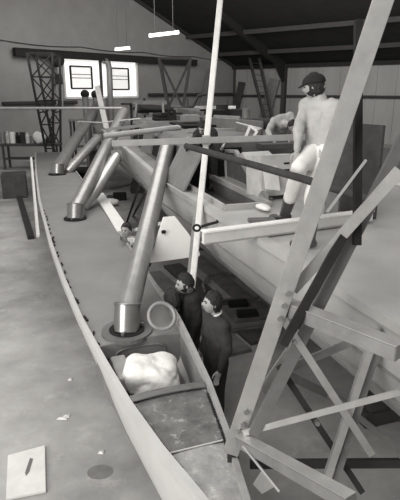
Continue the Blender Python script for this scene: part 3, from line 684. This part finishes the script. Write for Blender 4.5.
for i in range(12): t = (i+1)/14; obj('rung', MB().tube([lerp(tA, fA, t), lerp(tB, fB, t)], .025, 8), M['rust'], r)
t0 = bw(211, 71, .4); b0_ = bw(204, 100, 1.1); ft = flo(t0, b0_)
obj('leaning_plank', MB().beam(t0, ft, .65, .08, e2), M['ply'], label='grey plank leaning on the back wall right of the trestle', cat='plank')
# timber rack in front of back wall
ra_ = gd(140, 103, 28); rb_ = gd(236, 106, 30)
r = root('timber_rack', ((ra_.x+rb_.x)/2, (ra_.y+rb_.y)/2, 0), 'low rack of stacked timber lengths along the back wall', 'rack')
zz = gd(190, 104, 29).z
for i in range(5):
    t = (i+.2)/4.6; c = lerp(ra_, rb_, t); obj('post', MB().beam((c.x, c.y, 0), (c.x, c.y, zz+.35), .12, .12, (0, 1, 0)), M['iron'], r)
for i in range(3): 
    obj('rail', MB().beam((ra_.x, ra_.y, zz-.35-.7*i), (rb_.x, rb_.y, zz-.35-.7*i), .12, .1), M['iron'], r)
mm = [M['wood'], M['ply'], M['woodd'], M['woodl'], M['wood'], M['woodd']]
for i in range(9):
    t0_, t1_ = random.uniform(0, .25), random.uniform(.6, 1); a = lerp(ra_, rb_, t0_); b = lerp(ra_, rb_, t1_); lv = i % 3
    z = zz-.3-.7*lv+.11*(1+0*i)+(i//3)*.0; off = V((.0, -.2-.28*(i//3), 0))
    obj('timber_length', MB().beam(V((a.x, a.y, z))+off, V((b.x, b.y, z))+off, .24, .16), mm[i % 6], label='%s timber length on the %s level of the far rack, %s' % (['brown', 'grey', 'dark', 'pale', 'brown', 'dark'][i % 6], ['top', 'middle', 'bottom'][lv], ['against the posts', 'in the middle row', 'in the front row'][i//3]), cat='timber', group='timber lengths on the far rack')
# ================================================================== clutter on the deckhouse and far deck
def deck_item(name, u, v, z, sx, sy, sz_, rz, m, lab, cat): p = gz(u, v, z); return obj(name, MB().box(p+V((0, 0, sz_/2)), sx, sy, sz_, rz), m, label=lab, cat=cat, bevel=.008)
# staging platform beyond main hull
sg0, sg1 = H(5.0, MC+2.1, 0), H(19, MC+2.1, 0)
r = root('staging_platform', H(12, MC+3.0, 0), 'dark timber staging platform along the far side of the main hull', 'platform')
obj('platform_top', MB().plate([H(5, MC+1.98, 2.6), H(5, MC+4.2, 2.6), H(20, MC+4.2, 2.6), H(20, MC+1.98, 2.6)], .08, (0, 0, 1)), M['woodd'], r)
for s in (5.3, 10, 15, 19.7):
    for o_ in (2.15, 4.0): obj('post', MB().beam(H(s, MC+o_, 0), H(s, MC+o_, 2.56), .12, .12, MA), M['woodd'], r)
# long planks and lengths lying on staging and deckhouse
for i, (u0, v0, u1, v1, d0, d1, m, lab) in enumerate((
    (150, 117, 262, 128, 17, 10.5, M['alud'], 'long grey plank lying along the deckhouse roof'),
    (178, 112, 290, 131, 19, 11.5, M['wood'], 'long brown plank lying along the staging platform'),
    (140, 111, 200, 112, 19, 19, M['ply'], 'pale plank lying across the far end of the deckhouse'),
    (205, 120, 240, 122, 13, 12.5, M['woodl'], 'short pale plank lying beyond the cockpit man'))):
    leaner('loose_plank', u0, v0, u1, v1, d0, d1, .28, .06, m, lab)
pm = gd(152, 109, 18.5)
obj('dark_tarpaulin', MB().ball(pm, .75, .4, .16, None, 22, crum2), M['iron'], label='crumpled black tarpaulin on the far end of the deckhouse', cat='tarpaulin', smooth='all')
# open metal frame on the staging
q = [gd(242, 146, 10), gd(250, 126, 10), gd(257, 131, 10), gd(247, 147, 10)]
r = root('metal_frame', q[0], 'bright open metal frame tilted on the deck left of the bending man', 'frame')
for i in range(4): obj('bar', MB().beam(q[i], q[(i+1) % 4], .05, .05, (0, 1, 0)), M['white'], r)
obj('plate', MB().plate([q[1], q[2], q[2]+V((.15, .4, .02)), q[1]+V((-.25, .4, .05))], .02), M['board'], r)
# tall triangular frame by the cockpit
q = [H(8.1, 3.14, MZ+.01), H(8.35, 3.2, 2.98), H(7.9, 3.2, 3.02), H(6.5, 3.14, MZ+.01)]
r = root('window_frame_panel', q[0], 'upright pale triangular window frame at the edge of the cockpit beside the carton', 'frame')
for a, b in ((0, 1), (1, 2), (2, 3), (3, 0)): obj('bar', MB().beam(q[a], q[b], .05, .07, MN), M['alug'], r)
obj('sill', MB().beam(q[0]+V((0, 0, .08)), q[3]+V((0, 0, .08)), .04, .16), M['alu'], r)
obj('glass_panel', MB().plate([q[0]+V((0, 0, .1)), q[1], q[2], q[3]+V((0, 0, .1))], .015), M['darkply'], r)
obj('bar', MB().beam(H(7.75, 3.26, 2.98), H(6.7, 3.26, MZ+.02), .05, .14, MN), M['alug'], r)
# cardboard box: wide open carton
bx = gz(273, 197, MZ+.03)
R_ = Matrix.Rotation(math.radians(24), 3, 'Z') @ Matrix.Rotation(math.radians(-6), 3, 'X')
r = root('cardboard_carton', bx, 'pale crumpled cardboard carton on the deck in front of the man in white trousers', 'carton')
obj('carton_body', MB().box(bx+V((0, .1, .33)), .7, .45, .6, 0, R_), M['card'], r, bevel=.01)
obj('flap', MB().plate([bx+R_@V((-.27, .33, .57)), bx+R_@V((.26, .33, .57)), bx+R_@V((.3, .6, .68)), bx+R_@V((-.2, .6, .68))], .012), M['card'], r)
obj('flap', MB().plate([bx+R_@V((-.27, -.15, .5)), bx+R_@V((-.02, -.15, .52)), bx+R_@V((-.05, -.28, .12)), bx+R_@V((-.3, -.28, .16))], .012), M['board'], r, label='pale torn flap')
pr = MB()
for a in ((.1, .4), (.17, .22), (.1, .3)): pr.box(bx+V((0, .1, .3))+R_@V((a[0], -.229, a[1]-.2)), .1, .006, .03, 0, R_)
obj('printed_mark', pr, M['iron'], r)
obj('white_rag', MB().ball(gz(263, 210, MZ+.03)+V((0, 0, .04)), .08, .14, .045, Matrix.Rotation(.5, 3, 'Z'), 20, lambda p: p*(1+.3*noise.noise(p*9))), M['cloth'], label='small white rag on the deck at the toe of the dark board', cat='rag', smooth='all')
# dark plywood bulkhead behind the broad leg
p0, p1 = gz(326, 213, MZ+.02)+V((.08, .35, 0)), gz(378, 226, MZ+.02)+V((.08, .35, 0))
obj('dark_bulkhead', MB().plate([p0, p1, p1+V((.1, .3, 1.15)), p0+V((.1, .3, 1.15))], .05), M['darkply'], label='dark plywood bulkhead standing on the deck behind the broad trestle leg', cat='bulkhead')
obj('grey_offcut_panel', MB().plate([gz(324, 216, MZ+.02), gz(338, 219, MZ+.02), gz(340, 219, MZ+.02)+V((0, .1, .3)), gz(328, 216, MZ+.02)+V((0, .1, .32))], .03), M['ply'], label='small grey panel at the foot of the dark bulkhead', cat='panel')
deck_item('sanding_block', 262, 222.5, MZ+.03, .34, .16, .05, .1, M['wood'], 'flat dark board under the boot of the man in the cap', 'board')
for i, (u, v, sx, sy, h, m, lab) in enumerate(((215, 116, .5, .35, .3, M['iron'], 'black box beyond the cockpit man on the deckhouse'), (232, 113, .6, .3, .2, M['rust'], 'brown tray on the deckhouse right of the black box'), (190, 118, .45, .3, .16, M['alug'], 'grey tray on the deckhouse left of the cockpit man'), (260, 140, .4, .25, .12, M['white'], 'white bowl-sized carton by the open metal frame'), (276, 146, .7, .3, .1, M['woodd'], 'dark board in front of the bending man'))):
    p = gd(u, v, [13, 14, 13, 10, 9.5][i]); obj(['box', 'tray', 'tray', 'small_carton', 'board'][i], MB().box(p, sx, sy, h, .3), m, label=lab, cat='box', bevel=.01)
r = root('bench_vice', gd(172, 118, 14), 'dark clamp-like vice standing on the deckhouse roof', 'vice')
p = gd(172, 118, 14); obj('base', MB().box(p, .25, .2, .12), M['iron'], r); obj('jaw', MB().box(p+V((.06, 0, .14)), .1, .18, .16), M['iron'], r); obj('jaw', MB().box(p+V((-.08, 0, .14)), .1, .18, .16), M['iron'], r); obj('screw', MB().tube([p+V((-.3, 0, .12)), p+V((.3, 0, .12))], .03, 8), M['iron'], r)
def on_top(name, u, v, d, mk, m, lab, cat, smooth=None):
    p = gd(u, v, d); return obj(name, mk(p), m, label=lab, cat=cat, smooth=smooth)
for name, u, v, d, mk, m, lab, cat in (
    ('cable_coil', 163, 118.5, 14.5, lambda p: MB().torus(p, (0, 0, 1), .26, .06).torus(p+V((0, 0, .1)), (0, 0, 1), .25, .06), M['iron'], 'black cable coil on the deckhouse roof left of the vice', 'coil'),
    ('paint_drum', 222, 119, 13.8, lambda p: MB().tube([p, p+V((0, 0, .36)), p+V((0, 0, .37)), p+V((0, 0, .38))], [.17, .17, .18, .18], 18), M['steel'], 'dark round paint drum behind the black box', 'drum'),
    ('paint_tin', 246, 118, 12.5, lambda p: MB().tube([p, p+V((0, 0, .2)), p+V((0, 0, .22))], [.1, .1, .105], 16), M['alud'], 'small grey tin on the far staging near the side wall ladder', 'tin'),
    ('saw_horse', 150, 113, 17.5, lambda p: MB().beam(p+V((-.6, 0, .35)), p+V((.6, 0, .35)), .1, .12).beam(p+V((-.5, -.25, -.15)), p+V((-.45, 0, .35)), .07, .07, (0, 1, 0)).beam(p+V((-.5, .25, -.15)), p+V((-.45, 0, .35)), .07, .07, (0, 1, 0)).beam(p+V((.5, -.25, -.15)), p+V((.45, 0, .35)), .07, .07, (0, 1, 0)).beam(p+V((.5, .25, -.15)), p+V((.45, 0, .35)), .07, .07, (0, 1, 0)), M['wood'], 'brown saw horse at the far end of the deckhouse by the tarpaulin', 'saw horse'),
    ('bent_pipe', 180, 108, 19, lambda p: MB().tube([p+V((-1.2, 0, 0)), p, p+V((.5, .1, .05)), p+V((.7, .1, .45)), p+V((1.2, .1, .55))], .06, 10), M['steel'], 'dark bent pipe lying beyond the deckhouse below the central trestle', 'pipe'),
    ('canvas_roll', 258, 124, 11.5, lambda p: MB().tube([p+V((-.5, 0, 0)), p+V((-.2, .02, .02)), p+V((.2, -.02, 0)), p+V((.5, 0, .02))], [.1, .12, .12, .09], 12), M['rust'], 'brown canvas roll on the staging left of the bending man', 'roll'),
    ('plywood_sheet', 158, 141, 12.4, lambda p: MB().plate([p+V((-.45, 0, -.25)), p+V((.2, .1, -.45)), p+V((.35, .35, .35)), p+V((-.3, .25, .45))], .03), M['ply'], 'grey plywood sheet leaning on the deckhouse side left of the nearest strut top', 'sheet'),
    ('dark_box', 98, 150, 20, lambda p: MB().box(p-V((0, 0, .3)), .7, .5, .6, .3), M['darkply'], 'dark box below the far end of the main hull', 'box'),
    ):
    on_top(name, u, v, d, mk, m, lab, cat, 'y')
# left edge objects beyond the float
gbox('crate', 16, 196, .9, 1.0, .9, M['woodd'], 'dark crate on the floor at the left edge beside the far float', 'crate', .3)
on_floor_plank(14, 178, 31, 236, .18, .1, M['steel'], 'dark rail length lying on the floor left of the float', nm='floor_rail', cat='rail')
leaner('leaning_batten', 31, 158, 38, 236, 15.5, 10.2, .06, .05, M['board'], 'pale batten along the outer side of the far float', 'batten')
# ================================================================== people
def mesh_union(mb, vox, smooth_it=4):
    bmesh.ops.recalc_face_normals(mb.bm, faces=mb.bm.faces)
    me = bpy.data.meshes.new('t'); mb.bm.to_mesh(me); mb.bm.free()
    o = bpy.data.objects.new('t', me); COL.objects.link(o)
    m = o.modifiers.new('r', 'REMESH'); m.mode = 'VOXEL'; m.voxel_size = vox
    if smooth_it: s_ = o.modifiers.new('s', 'SMOOTH'); s_.iterations = smooth_it; s_.factor = .5
    dg = bpy.context.evaluated_depsgraph_get(); dg.update()
    out = MB(); ev = o.evaluated_get(dg); tmp = ev.to_mesh(); out.bm.from_mesh(tmp); ev.to_mesh_clear()
    bpy.data.objects.remove(o); bpy.data.meshes.remove(me)
    return out
def wrinkle(mb, amt, sc):
    mb.bm.normal_update()
    for v_ in mb.bm.verts:
        n = noise.noise(V((v_.co.x*sc, v_.co.y*sc, v_.co.z*sc*.7))); v_.co += v_.normal*amt*n
    return mb
def gauss(p, c, s): return math.exp(-((p[0]-c[0])**2+(p[1]-c[1])**2)/(2*s*s))
def headfn(p):
    q = V(p); t = max(0, -q.z/.12)
    q.x *= 1-.32*t**1.4; q.y *= 1-.12*t
    if p.y > 0:
        f = max(0, min(1, p.y/.05))
        q.y += f*(.030*gauss((p.x, p.z), (0, -.018), .013)+.016*gauss((p.x, p.z), (0, .008), .011)+.007*gauss((p.x, p.z), (0, .034), .03)
                  - .013*gauss((p.x, p.z), (.032, .012), .013)-.013*gauss((p.x, p.z), (-.032, .012), .013)
                  + .008*gauss((p.x, p.z), (0, -.055), .014)+.012*gauss((p.x, p.z), (0, -.095), .018))
    return q
def hairfn(style):
    def fn(p):
        d = p.normalized(); fr_ = d.y
        keep = 1.0
        hl = .45 if fr_ > 0 else -.5            # hairline
        edge = lerp(-.55, .5, max(0, min(1, (fr_+.25)/.8)))
        if style == 'long': edge = lerp(-1.0, .42, max(0, min(1, (fr_+.05)/.8)))
        az_ = math.atan2(d.x, d.y)
        lock = noise.noise(V((az_*4.5, d.z*1.2, 3)))+.5*noise.noise(V((az_*11, d.z*2, 9)))
        k_ = max(0, min(1, (d.z-edge-.26*lock)/.3)); k_ = k_*k_*(3-2*k_)
        r_ = .88+.2*k_+.11*k_*noise.noise(V((az_*7, d.z*3.5, 1)))+.06*k_*noise.noise(V((az_*17, d.z*5, 4)))+.03*k_
        return p*r_
    return fn
def beardfn(p):
    d = p.normalized()
    k_ = max(0, min(1, (-.28-d.z)/.15))*max(0, min(1, (d.y+.2)/.2))
    side = max(0, min(1, (abs(d.x)-.62)/.15))*max(0, min(1, (.35-d.z)/.15))*max(0, min(1, (d.y+.15)/.15))*max(0, min(1, (.55-d.y)/.15))
    k_ = max(side, k_*.55)
    q = headfn(p); return q*(.86+.2*k_)
def person(label, J, hf, hup, top, legs, shoes, hairstyle='short', beard=False, cap=False, coat_len=None, bare_fore=False, sleeve_end=1.0, hsc=1.0, short_hem=None, shoe_tall=False, collar=None, fat=1.0, full_beard=False):
    base = (J['an_l']+J['an_r'])/2; base = V((base.x, base.y, min(J['an_l'].z, J['an_r'].z)-.09))
    r = root('person', base, label, 'person')
    hf = V(hf).normalized(); hx = hf.cross(V(hup)).normalized(); hu = hx.cross(hf).normalized(); R_ = Matrix((hx, hf, hu)).transposed()
    b = MB(); Hd = J['head']
    b.ball(Hd, .077*hsc, .097*hsc, .12*hsc, R_, 40, headfn)
    for sd in (-1, 1): b.ball(Hd+R_@V((sd*.077*hsc, -.005, -.005)), .012, .024, .034, R_, 10)
    nk = J['neck']; b.caps(nk, Hd+R_@V((0, -.02, -.06)), .058, .055)
    sl, sr, ch, pe = J['sh_l'], J['sh_r'], J['chest'], J['pelvis']
    def torso(mb, g, low=None):
        pe_ = low or pe
        for a in (sl, sr):
            inn = lerp(a, ch, .35); hip = lerp(pe_, lerp(J['hip_l'], J['hip_r'], .0 if a is sl else 1.0), .75)
            mb.caps(lerp(a, ch, .15), hip, .085+g, .10+g); mb.caps(inn, hip, .10+g, .105+g)
        mb.caps(sl, sr, .068+g, .068+g); mb.caps(ch, pe_, .115+g, .115+g); mb.caps(nk, ch, .06+g*.6, .1+g)
    torso(b, 0)
    for k_ in ('l', 'r'):
        sh, el, wr = J['sh_'+k_], J['el_'+k_], J['wr_'+k_]
        b.caps(sh, el, .055, .042); b.caps(el, wr, .043, .028)
        # hand
        hd = J.get('hd_'+k_, (wr-el).normalized()); hd = V(hd).normalized()
        pn = J.get('pn_'+k_, hx); side = hd.cross(V(pn)).normalized(); nn_ = side.cross(hd)
        Rh = Matrix((side, hd, nn_)).transposed()
        b.ball(wr+hd*.05, .042, .055, .018, Rh, 12)
        sgn = 1 if k_ == 'l' else -1
        for i, L_ in enumerate((.07, .08, .075, .058)):
            a0 = wr+hd*.09+side*(-.03+.02*i); a1 = a0+hd*L_*.55-nn_*.01; a2 = a1+hd*L_*.42-nn_*.028
            b.caps(a0, a1, .0105, .0095, 8); b.caps(a1, a2, .0095, .008, 8)
        a0 = wr+hd*.03-side*.035; a1 = a0+hd*.03-side*.03-nn_*.012; a2 = a1+hd*.035-side*.004-nn_*.012
        b.caps(a0, a1, .014, .011, 8); b.caps(a1, a2, .011, .009, 8)
        hp_, kn, an = J['hip_'+k_], J['kn_'+k_], J['an_'+k_]
        b.caps(hp_, kn, .088, .058); b.caps(kn, an, .058, .04); b.caps(an, an+V(J['toe']).normalized()*.14-V((0, 0, .045)), .04, .03)
    bo = obj('body', mesh_union(b, .0075, 2), M['skin'], r, smooth='all')
    # clothes
    c = MB(); torso(c, .018, lerp(ch, pe, .93))
    if coat_len:
        for k_ in ('l', 'r'): c.caps(J['hip_'+k_], lerp(J['hip_'+k_], J['kn_'+k_], coat_len), .132, .138)
        c.caps(pe, (lerp(J['hip_l'], J['kn_l'], coat_len)+lerp(J['hip_r'], J['kn_r'], coat_len))/2, .12, .12)
    for k_ in ('l', 'r'):
        sh, el, wr = J['sh_'+k_], J['el_'+k_], J['wr_'+k_]
        c.caps(sh, el, .077, .064)
        if not bare_fore: c.caps(el, lerp(el, wr, .93*sleeve_end), .062, .044)
    obj(top[0], wrinkle(wrinkle(mesh_union(c, .013, 5), .018, 8), .008, 18), top[1], r, smooth='all')
    if collar: obj('shirt_collar', MB().torus(nk+V((0, 0, .025 if not cap else .035)), (Hd-nk), .058 if not cap else .068, .013 if not cap else .024), collar, r, smooth='all')
    t_ = MB(); t_.caps(J['hip_l'], J['hip_r'], .118, .118); t_.caps(pe, lerp(pe, ch, .15), .13, .12)
    for k_ in ('l', 'r'):
        hp_, kn, an = J['hip_'+k_], J['kn_'+k_], J['an_'+k_]
        end = lerp(kn, an, .96 if not shoe_tall else .62)
        t_.caps(hp_, kn, .112*fat, .08*fat); t_.caps(kn, end, .08*fat, .066*fat)
    obj(legs[0], wrinkle(mesh_union(t_, .013, 5), .012, 8), legs[1], r, smooth='all')
    for k_ in ('l', 'r'):
        an = J['an_'+k_]; td = V(J.get('toe_'+k_, J['toe'])).normalized(); s_ = MB(); kn = J['kn_'+k_]
        s_.caps(an+V((0, 0, -.035))-td*.04, an+V((0, 0, -.045))+td*.16, .048, .042)
        if shoe_tall: s_.caps(lerp(kn, an, .58), an, .082, .066)
        so = mesh_union(s_, .012, 3)
        for v_ in so.bm.verts: v_.co.z = max(v_.co.z, an.z-.088)
        obj(shoes[0], so, shoes[1], r, smooth='all')
    if hairstyle: obj('hair', MB().ball(Hd+R_@V((0, -.006, .006)), .08*hsc, .1*hsc, .122*hsc, R_, 64, hairfn(hairstyle)), M['hair'], r, smooth='all')
    if beard: obj('beard', MB().ball(Hd, .081*hsc, .1*hsc, .123*hsc, R_, 40, beardfn), M['hair'], r, smooth='all')
    if cap:
        def cfn(p):
            k_ = 1 if p.z > -.01 else .8
            return V((p.x*k_, p.y*k_, max(p.z, -.02)))
        cp = obj('cap', MB().ball(Hd+R_@V((0, -.01, .05)), .098*hsc, .122*hsc, .092*hsc, R_, 28, cfn), M['cap'], r, smooth='all')
        pts_ = [Hd+R_@V((.075*math.cos(a), .085+.085*math.sin(a), .048-.03*math.sin(a))) for a in [math.pi*i/12 for i in range(13)]]
        obj('visor', MB().plate(pts_, .012, hu), M['cap'], cp)
    for sd in (-1, 1):
        obj('eye', MB().ball(Hd+R_@V((sd*.031*hsc, .083*hsc, .012)), .010, .010, .006, R_, 10), M['eye'], r, smooth='all')
        obj('eyebrow', MB().caps(Hd+R_@V((sd*.016, .099*hsc, .034)), Hd+R_@V((sd*.046, .088*hsc, .034)), .006, .005, 8), M['hair'], r, smooth='all')
    obj('mouth', MB().caps(Hd+R_@V((-.02, .094*hsc, -.057)), Hd+R_@V((.02, .094*hsc, -.057)), .005, .005, 8), mat('lips', .2, .5), r, smooth='all')
    return r
def pose(base, ang, h=1.75, lean=0, bend=0, **ov):
    """standing joints; ang = facing (deg, 0 = away from camera, 90 = to the left)."""
    k_ = h/1.75; a = math.radians(ang); f = V((-math.sin(a), math.cos(a), 0)); rt = V((math.cos(a), math.sin(a), 0)); B = V(base)
    def P(x, y, z):
        # lean the upper body forward about the hips
        if z > .93:
            dzz = (z-.93); y2 = y+dzz*math.sin(lean); z = .93+dzz*math.cos(lean); y = y2
        return B+(rt*x+f*y+V((0, 0, z)))*k_
    J = dict(pelvis=P(0, 0, .95), chest=P(0, 0, 1.32), neck=P(0, .0, 1.47), head=P(0, .035, 1.625), sh_l=P(-.175, 0, 1.40), sh_r=P(.175, 0, 1.40),
      el_l=P(-.24, -.02, 1.12), el_r=P(.24, -.02, 1.12), wr_l=P(-.25, .08, .88), wr_r=P(.25, .08, .88),
      hip_l=P(-.095, 0, .9), hip_r=P(.095, 0, .9), kn_l=P(-.11, .02, .5), kn_r=P(.11, .02, .5), an_l=P(-.11, 0, .09), an_r=P(.11, 0, .09), toe=f)
    J['f'] = f; J['rt'] = rt; J['P'] = P
    for n_, v_ in ov.items(): J[n_] = v_
    return J
# right man of the three
hd = gz(214, 303, 1.64)
J = pose((hd.x+.03, hd.y+.02, 0), 115, 1.76)
J['head'] = V((hd.x-.02, hd.y, 1.64))
person('man in dark jumper at the right of the three, arms hanging, looking left', J, (-1, -.35, .1), (0, 0, 1), ('jumper', M['swgrey']), ('trousers', M['trous']), ('shoe', M['boot']), 'long', collar=M['shirt'], hsc=1.08)
# middle man with sideburns
hd = gz(185, 284, 1.6)
J = pose((hd.x+.06, hd.y+.1, 0), 110, 1.74); J['head'] = V((hd.x, hd.y, 1.6))
person('man with long sideburns in dark shirt beside the pole, seen in profile', J, (-1, -.25, -.12), (0, 0, 1), ('shirt', M['swdark']), ('trousers', M['trous']), ('shoe', M['boot']), 'short', beard=True, hsc=1.1)
# man with back of head, leaning at float edge
hd = gz(170.5, 301, 1.38)
P0 = V((hd.x+.22, hd.y+.22, 0))
J = pose(P0, 60, 1.7, lean=.25)
for n_ in ('pelvis', 'chest', 'neck', 'sh_l', 'sh_r', 'el_l', 'el_r', 'wr_l', 'wr_r', 'hip_l', 'hip_r'): J[n_] = J[n_]-V((0, 0, .27))
f = J['f']; J['kn_l'] = P0+f*.2-J['rt']*.12+V((0, 0, .4)); J['kn_r'] = P0+f*.2+J['rt']*.12+V((0, 0, .4))
J['head'] = V((hd.x+.02, hd.y+.02, 1.38)); J['neck'] = J['head']+V((.05, .05, -.16))
person('dark-haired man stooping at the edge board of the float, back of head showing', J, (-.6, .75, -.35), (0, 0, 1), ('jumper', M['swdark']), ('trousers', M['trous']), ('shoe', M['boot']), 'long', hsc=1.14)
# crouching man far side of float
hd = gd(126, 231, 9.75)
P0 = V((hd.x+.12, hd.y+.05, 0)); f = V((-.85, -.5, 0)).normalized(); rt = V((-f.y, f.x, 0))*-1
zz = hd.z
J = dict(head=hd, neck=hd+V((.07, .03, -.16)), chest=hd+V((.17, .05, -.31)), pelvis=hd+V((.32, .1, -.66)), toe=f)
J['sh_l'] = J['chest']-rt*.17+V((0, 0, .07)); J['sh_r'] = J['chest']+rt*.17+V((0, 0, .07))
for k_, sg in (('l', -1), ('r', 1)):
    J['hip_'+k_] = J['pelvis']+rt*sg*.095; J['kn_'+k_] = J['hip_'+k_]+f*.3+V((0, 0, -.05)); J['an_'+k_] = V((J['hip_'+k_].x-f.x*.02, J['hip_'+k_].y, .09))
    J['el_'+k_] = J['sh_'+k_]+f*.18+V((0, 0, -.2)); J['wr_'+k_] = J['el_'+k_]+f*.2+V((0, 0, .12))
e_ = gz(131, 254, FZ+.1); J['wr_r'] = gz(118, 240, FZ+.1)+V((.1, 0, 0)); J['el_r'] = lerp(J['sh_r'], J['wr_r'], .5)+V((.05, -.12, -.05))
dk = .33-J['pelvis'].z
J['kn_l'].z = max(J['kn_l'].z, .5); J['kn_r'].z = max(J['kn_r'].z, .5)
person('man in white shirt crouching beside the float, looking up towards the camera', J, (-.25, -1, .1), (0, 0, 1), ('shirt', M['shirt']), ('trousers', M['trous']), ('shoe', M['boot']), 'short', bare_fore=True, hsc=1.2)
# man in the cockpit
hd = gd(203, 128, 9.0)
J = pose((hd.x+.12, hd.y+.25, CZ+.015), 150, 1.7, lean=.2)
d_ = hd-J['head']
for n_ in ('chest', 'neck', 'sh_l', 'sh_r', 'el_l', 'el_r', 'wr_l', 'wr_r'): J[n_] = J[n_]+d_*(.5 if n_ == 'chest' else .8)
J['head'] = hd; J['el_r'] = gd(189, 150, 8.9); J['wr_r'] = gd(187, 142, 8.6); J['el_l'] = gd(221, 158, 8.9); J['wr_l'] = gd(222, 149, 8.6)
person('dark-haired man in black jumper bending in the cockpit behind the upright pole', J, (-.5, -.75, -.7), (0, -.3, 1), ('jumper', M['swdark']), ('trousers', M['trous']), ('shoe', M['boot']), 'long')
# bending man in white shirt
hd = gd(292, 126, 10.17); gb = MZ+.03
f = V((.35, -.9, 0)).normalized(); rt = V((-.9, -.35, 0))
pel = gd(277, 138, 10.96); pel.z = 3.0
J = dict(head=hd, neck=hd+V((-.07, .12, .02)), chest=gd(282, 124, 10.57), pelvis=pel, toe=f)
J['sh_l'] = gd(288, 116, 10.57)+V((.05, .05, 0)); J['sh_r'] = gd(274, 121, 10.51)
J['el_r'] = gd(268, 132, 10.17); J['wr_r'] = gd(272, 140, 9.83); J['el_l'] = gd(298, 136, 10.28); J['wr_l'] = gd(290, 141, 9.83)
for k_, sg in (('l', -1), ('r', 1)):
    J['hip_'+k_] = pel+rt*sg*.1; J['an_'+k_] = V((pel.x+rt.x*sg*.12, pel.y+rt.y*sg*.12+.05, gb+.09)); J['kn_'+k_] = (J['hip_'+k_]+J['an_'+k_])/2+f*.2
person('dark-haired man in white shirt bent over work at the deckhouse roof, head down', J, (.3, -.75, -.65), (.2, -.6, .8), ('shirt', M['coat']), ('trousers', M['trous']), ('shoe', M['boot']), 'long')
# man in the cap
gb = MZ+.02
aL = gz(309, 240, gb+.09); aR = gz(285, 214, gb+.09)
hd = gd(313.5, 87, 5.72)
f = V((-1, .12, 0)).normalized(); rt = V((.12, 1, 0)).normalized()
pel = gd(323, 152, 5.75)
J = dict(head=hd, neck=gd(319, 92, 5.75), chest=gd(322, 110, 5.78), pelvis=pel, toe=f, an_l=aL, an_r=aR)
J['sh_l'] = gd(335, 108, 5.6); J['sh_r'] = gd(306, 105, 5.85)
J['el_l'] = gd(338, 140, 5.5); J['wr_l'] = gd(332, 160, 5.4); J['el_r'] = gd(299, 130, 5.72); J['wr_r'] = gd(297, 151, 5.55)
J['hip_l'] = pel+V((.02, -.09, 0)); J['hip_r'] = pel+V((-.05, .09, 0))
J['kn_l'] = gd(313, 198, 5.55); J['kn_r'] = gd(300, 167, 5.45)
J['hd_r'] = V((0, 0, -1)); J['pn_r'] = V((0, 1, 0))
person('man in peaked cap, pale work coat, white trousers and black boots standing on deck', J, (-1, .35, -.18), (0, 0, 1), ('work_coat', M['coat']), ('trousers', M['wtrous']), ('boot', M['boot']), 'long', cap=True, coat_len=.14, shoe_tall=True, hsc=1.1, collar=M['coat'], fat=1.22, beard=True)
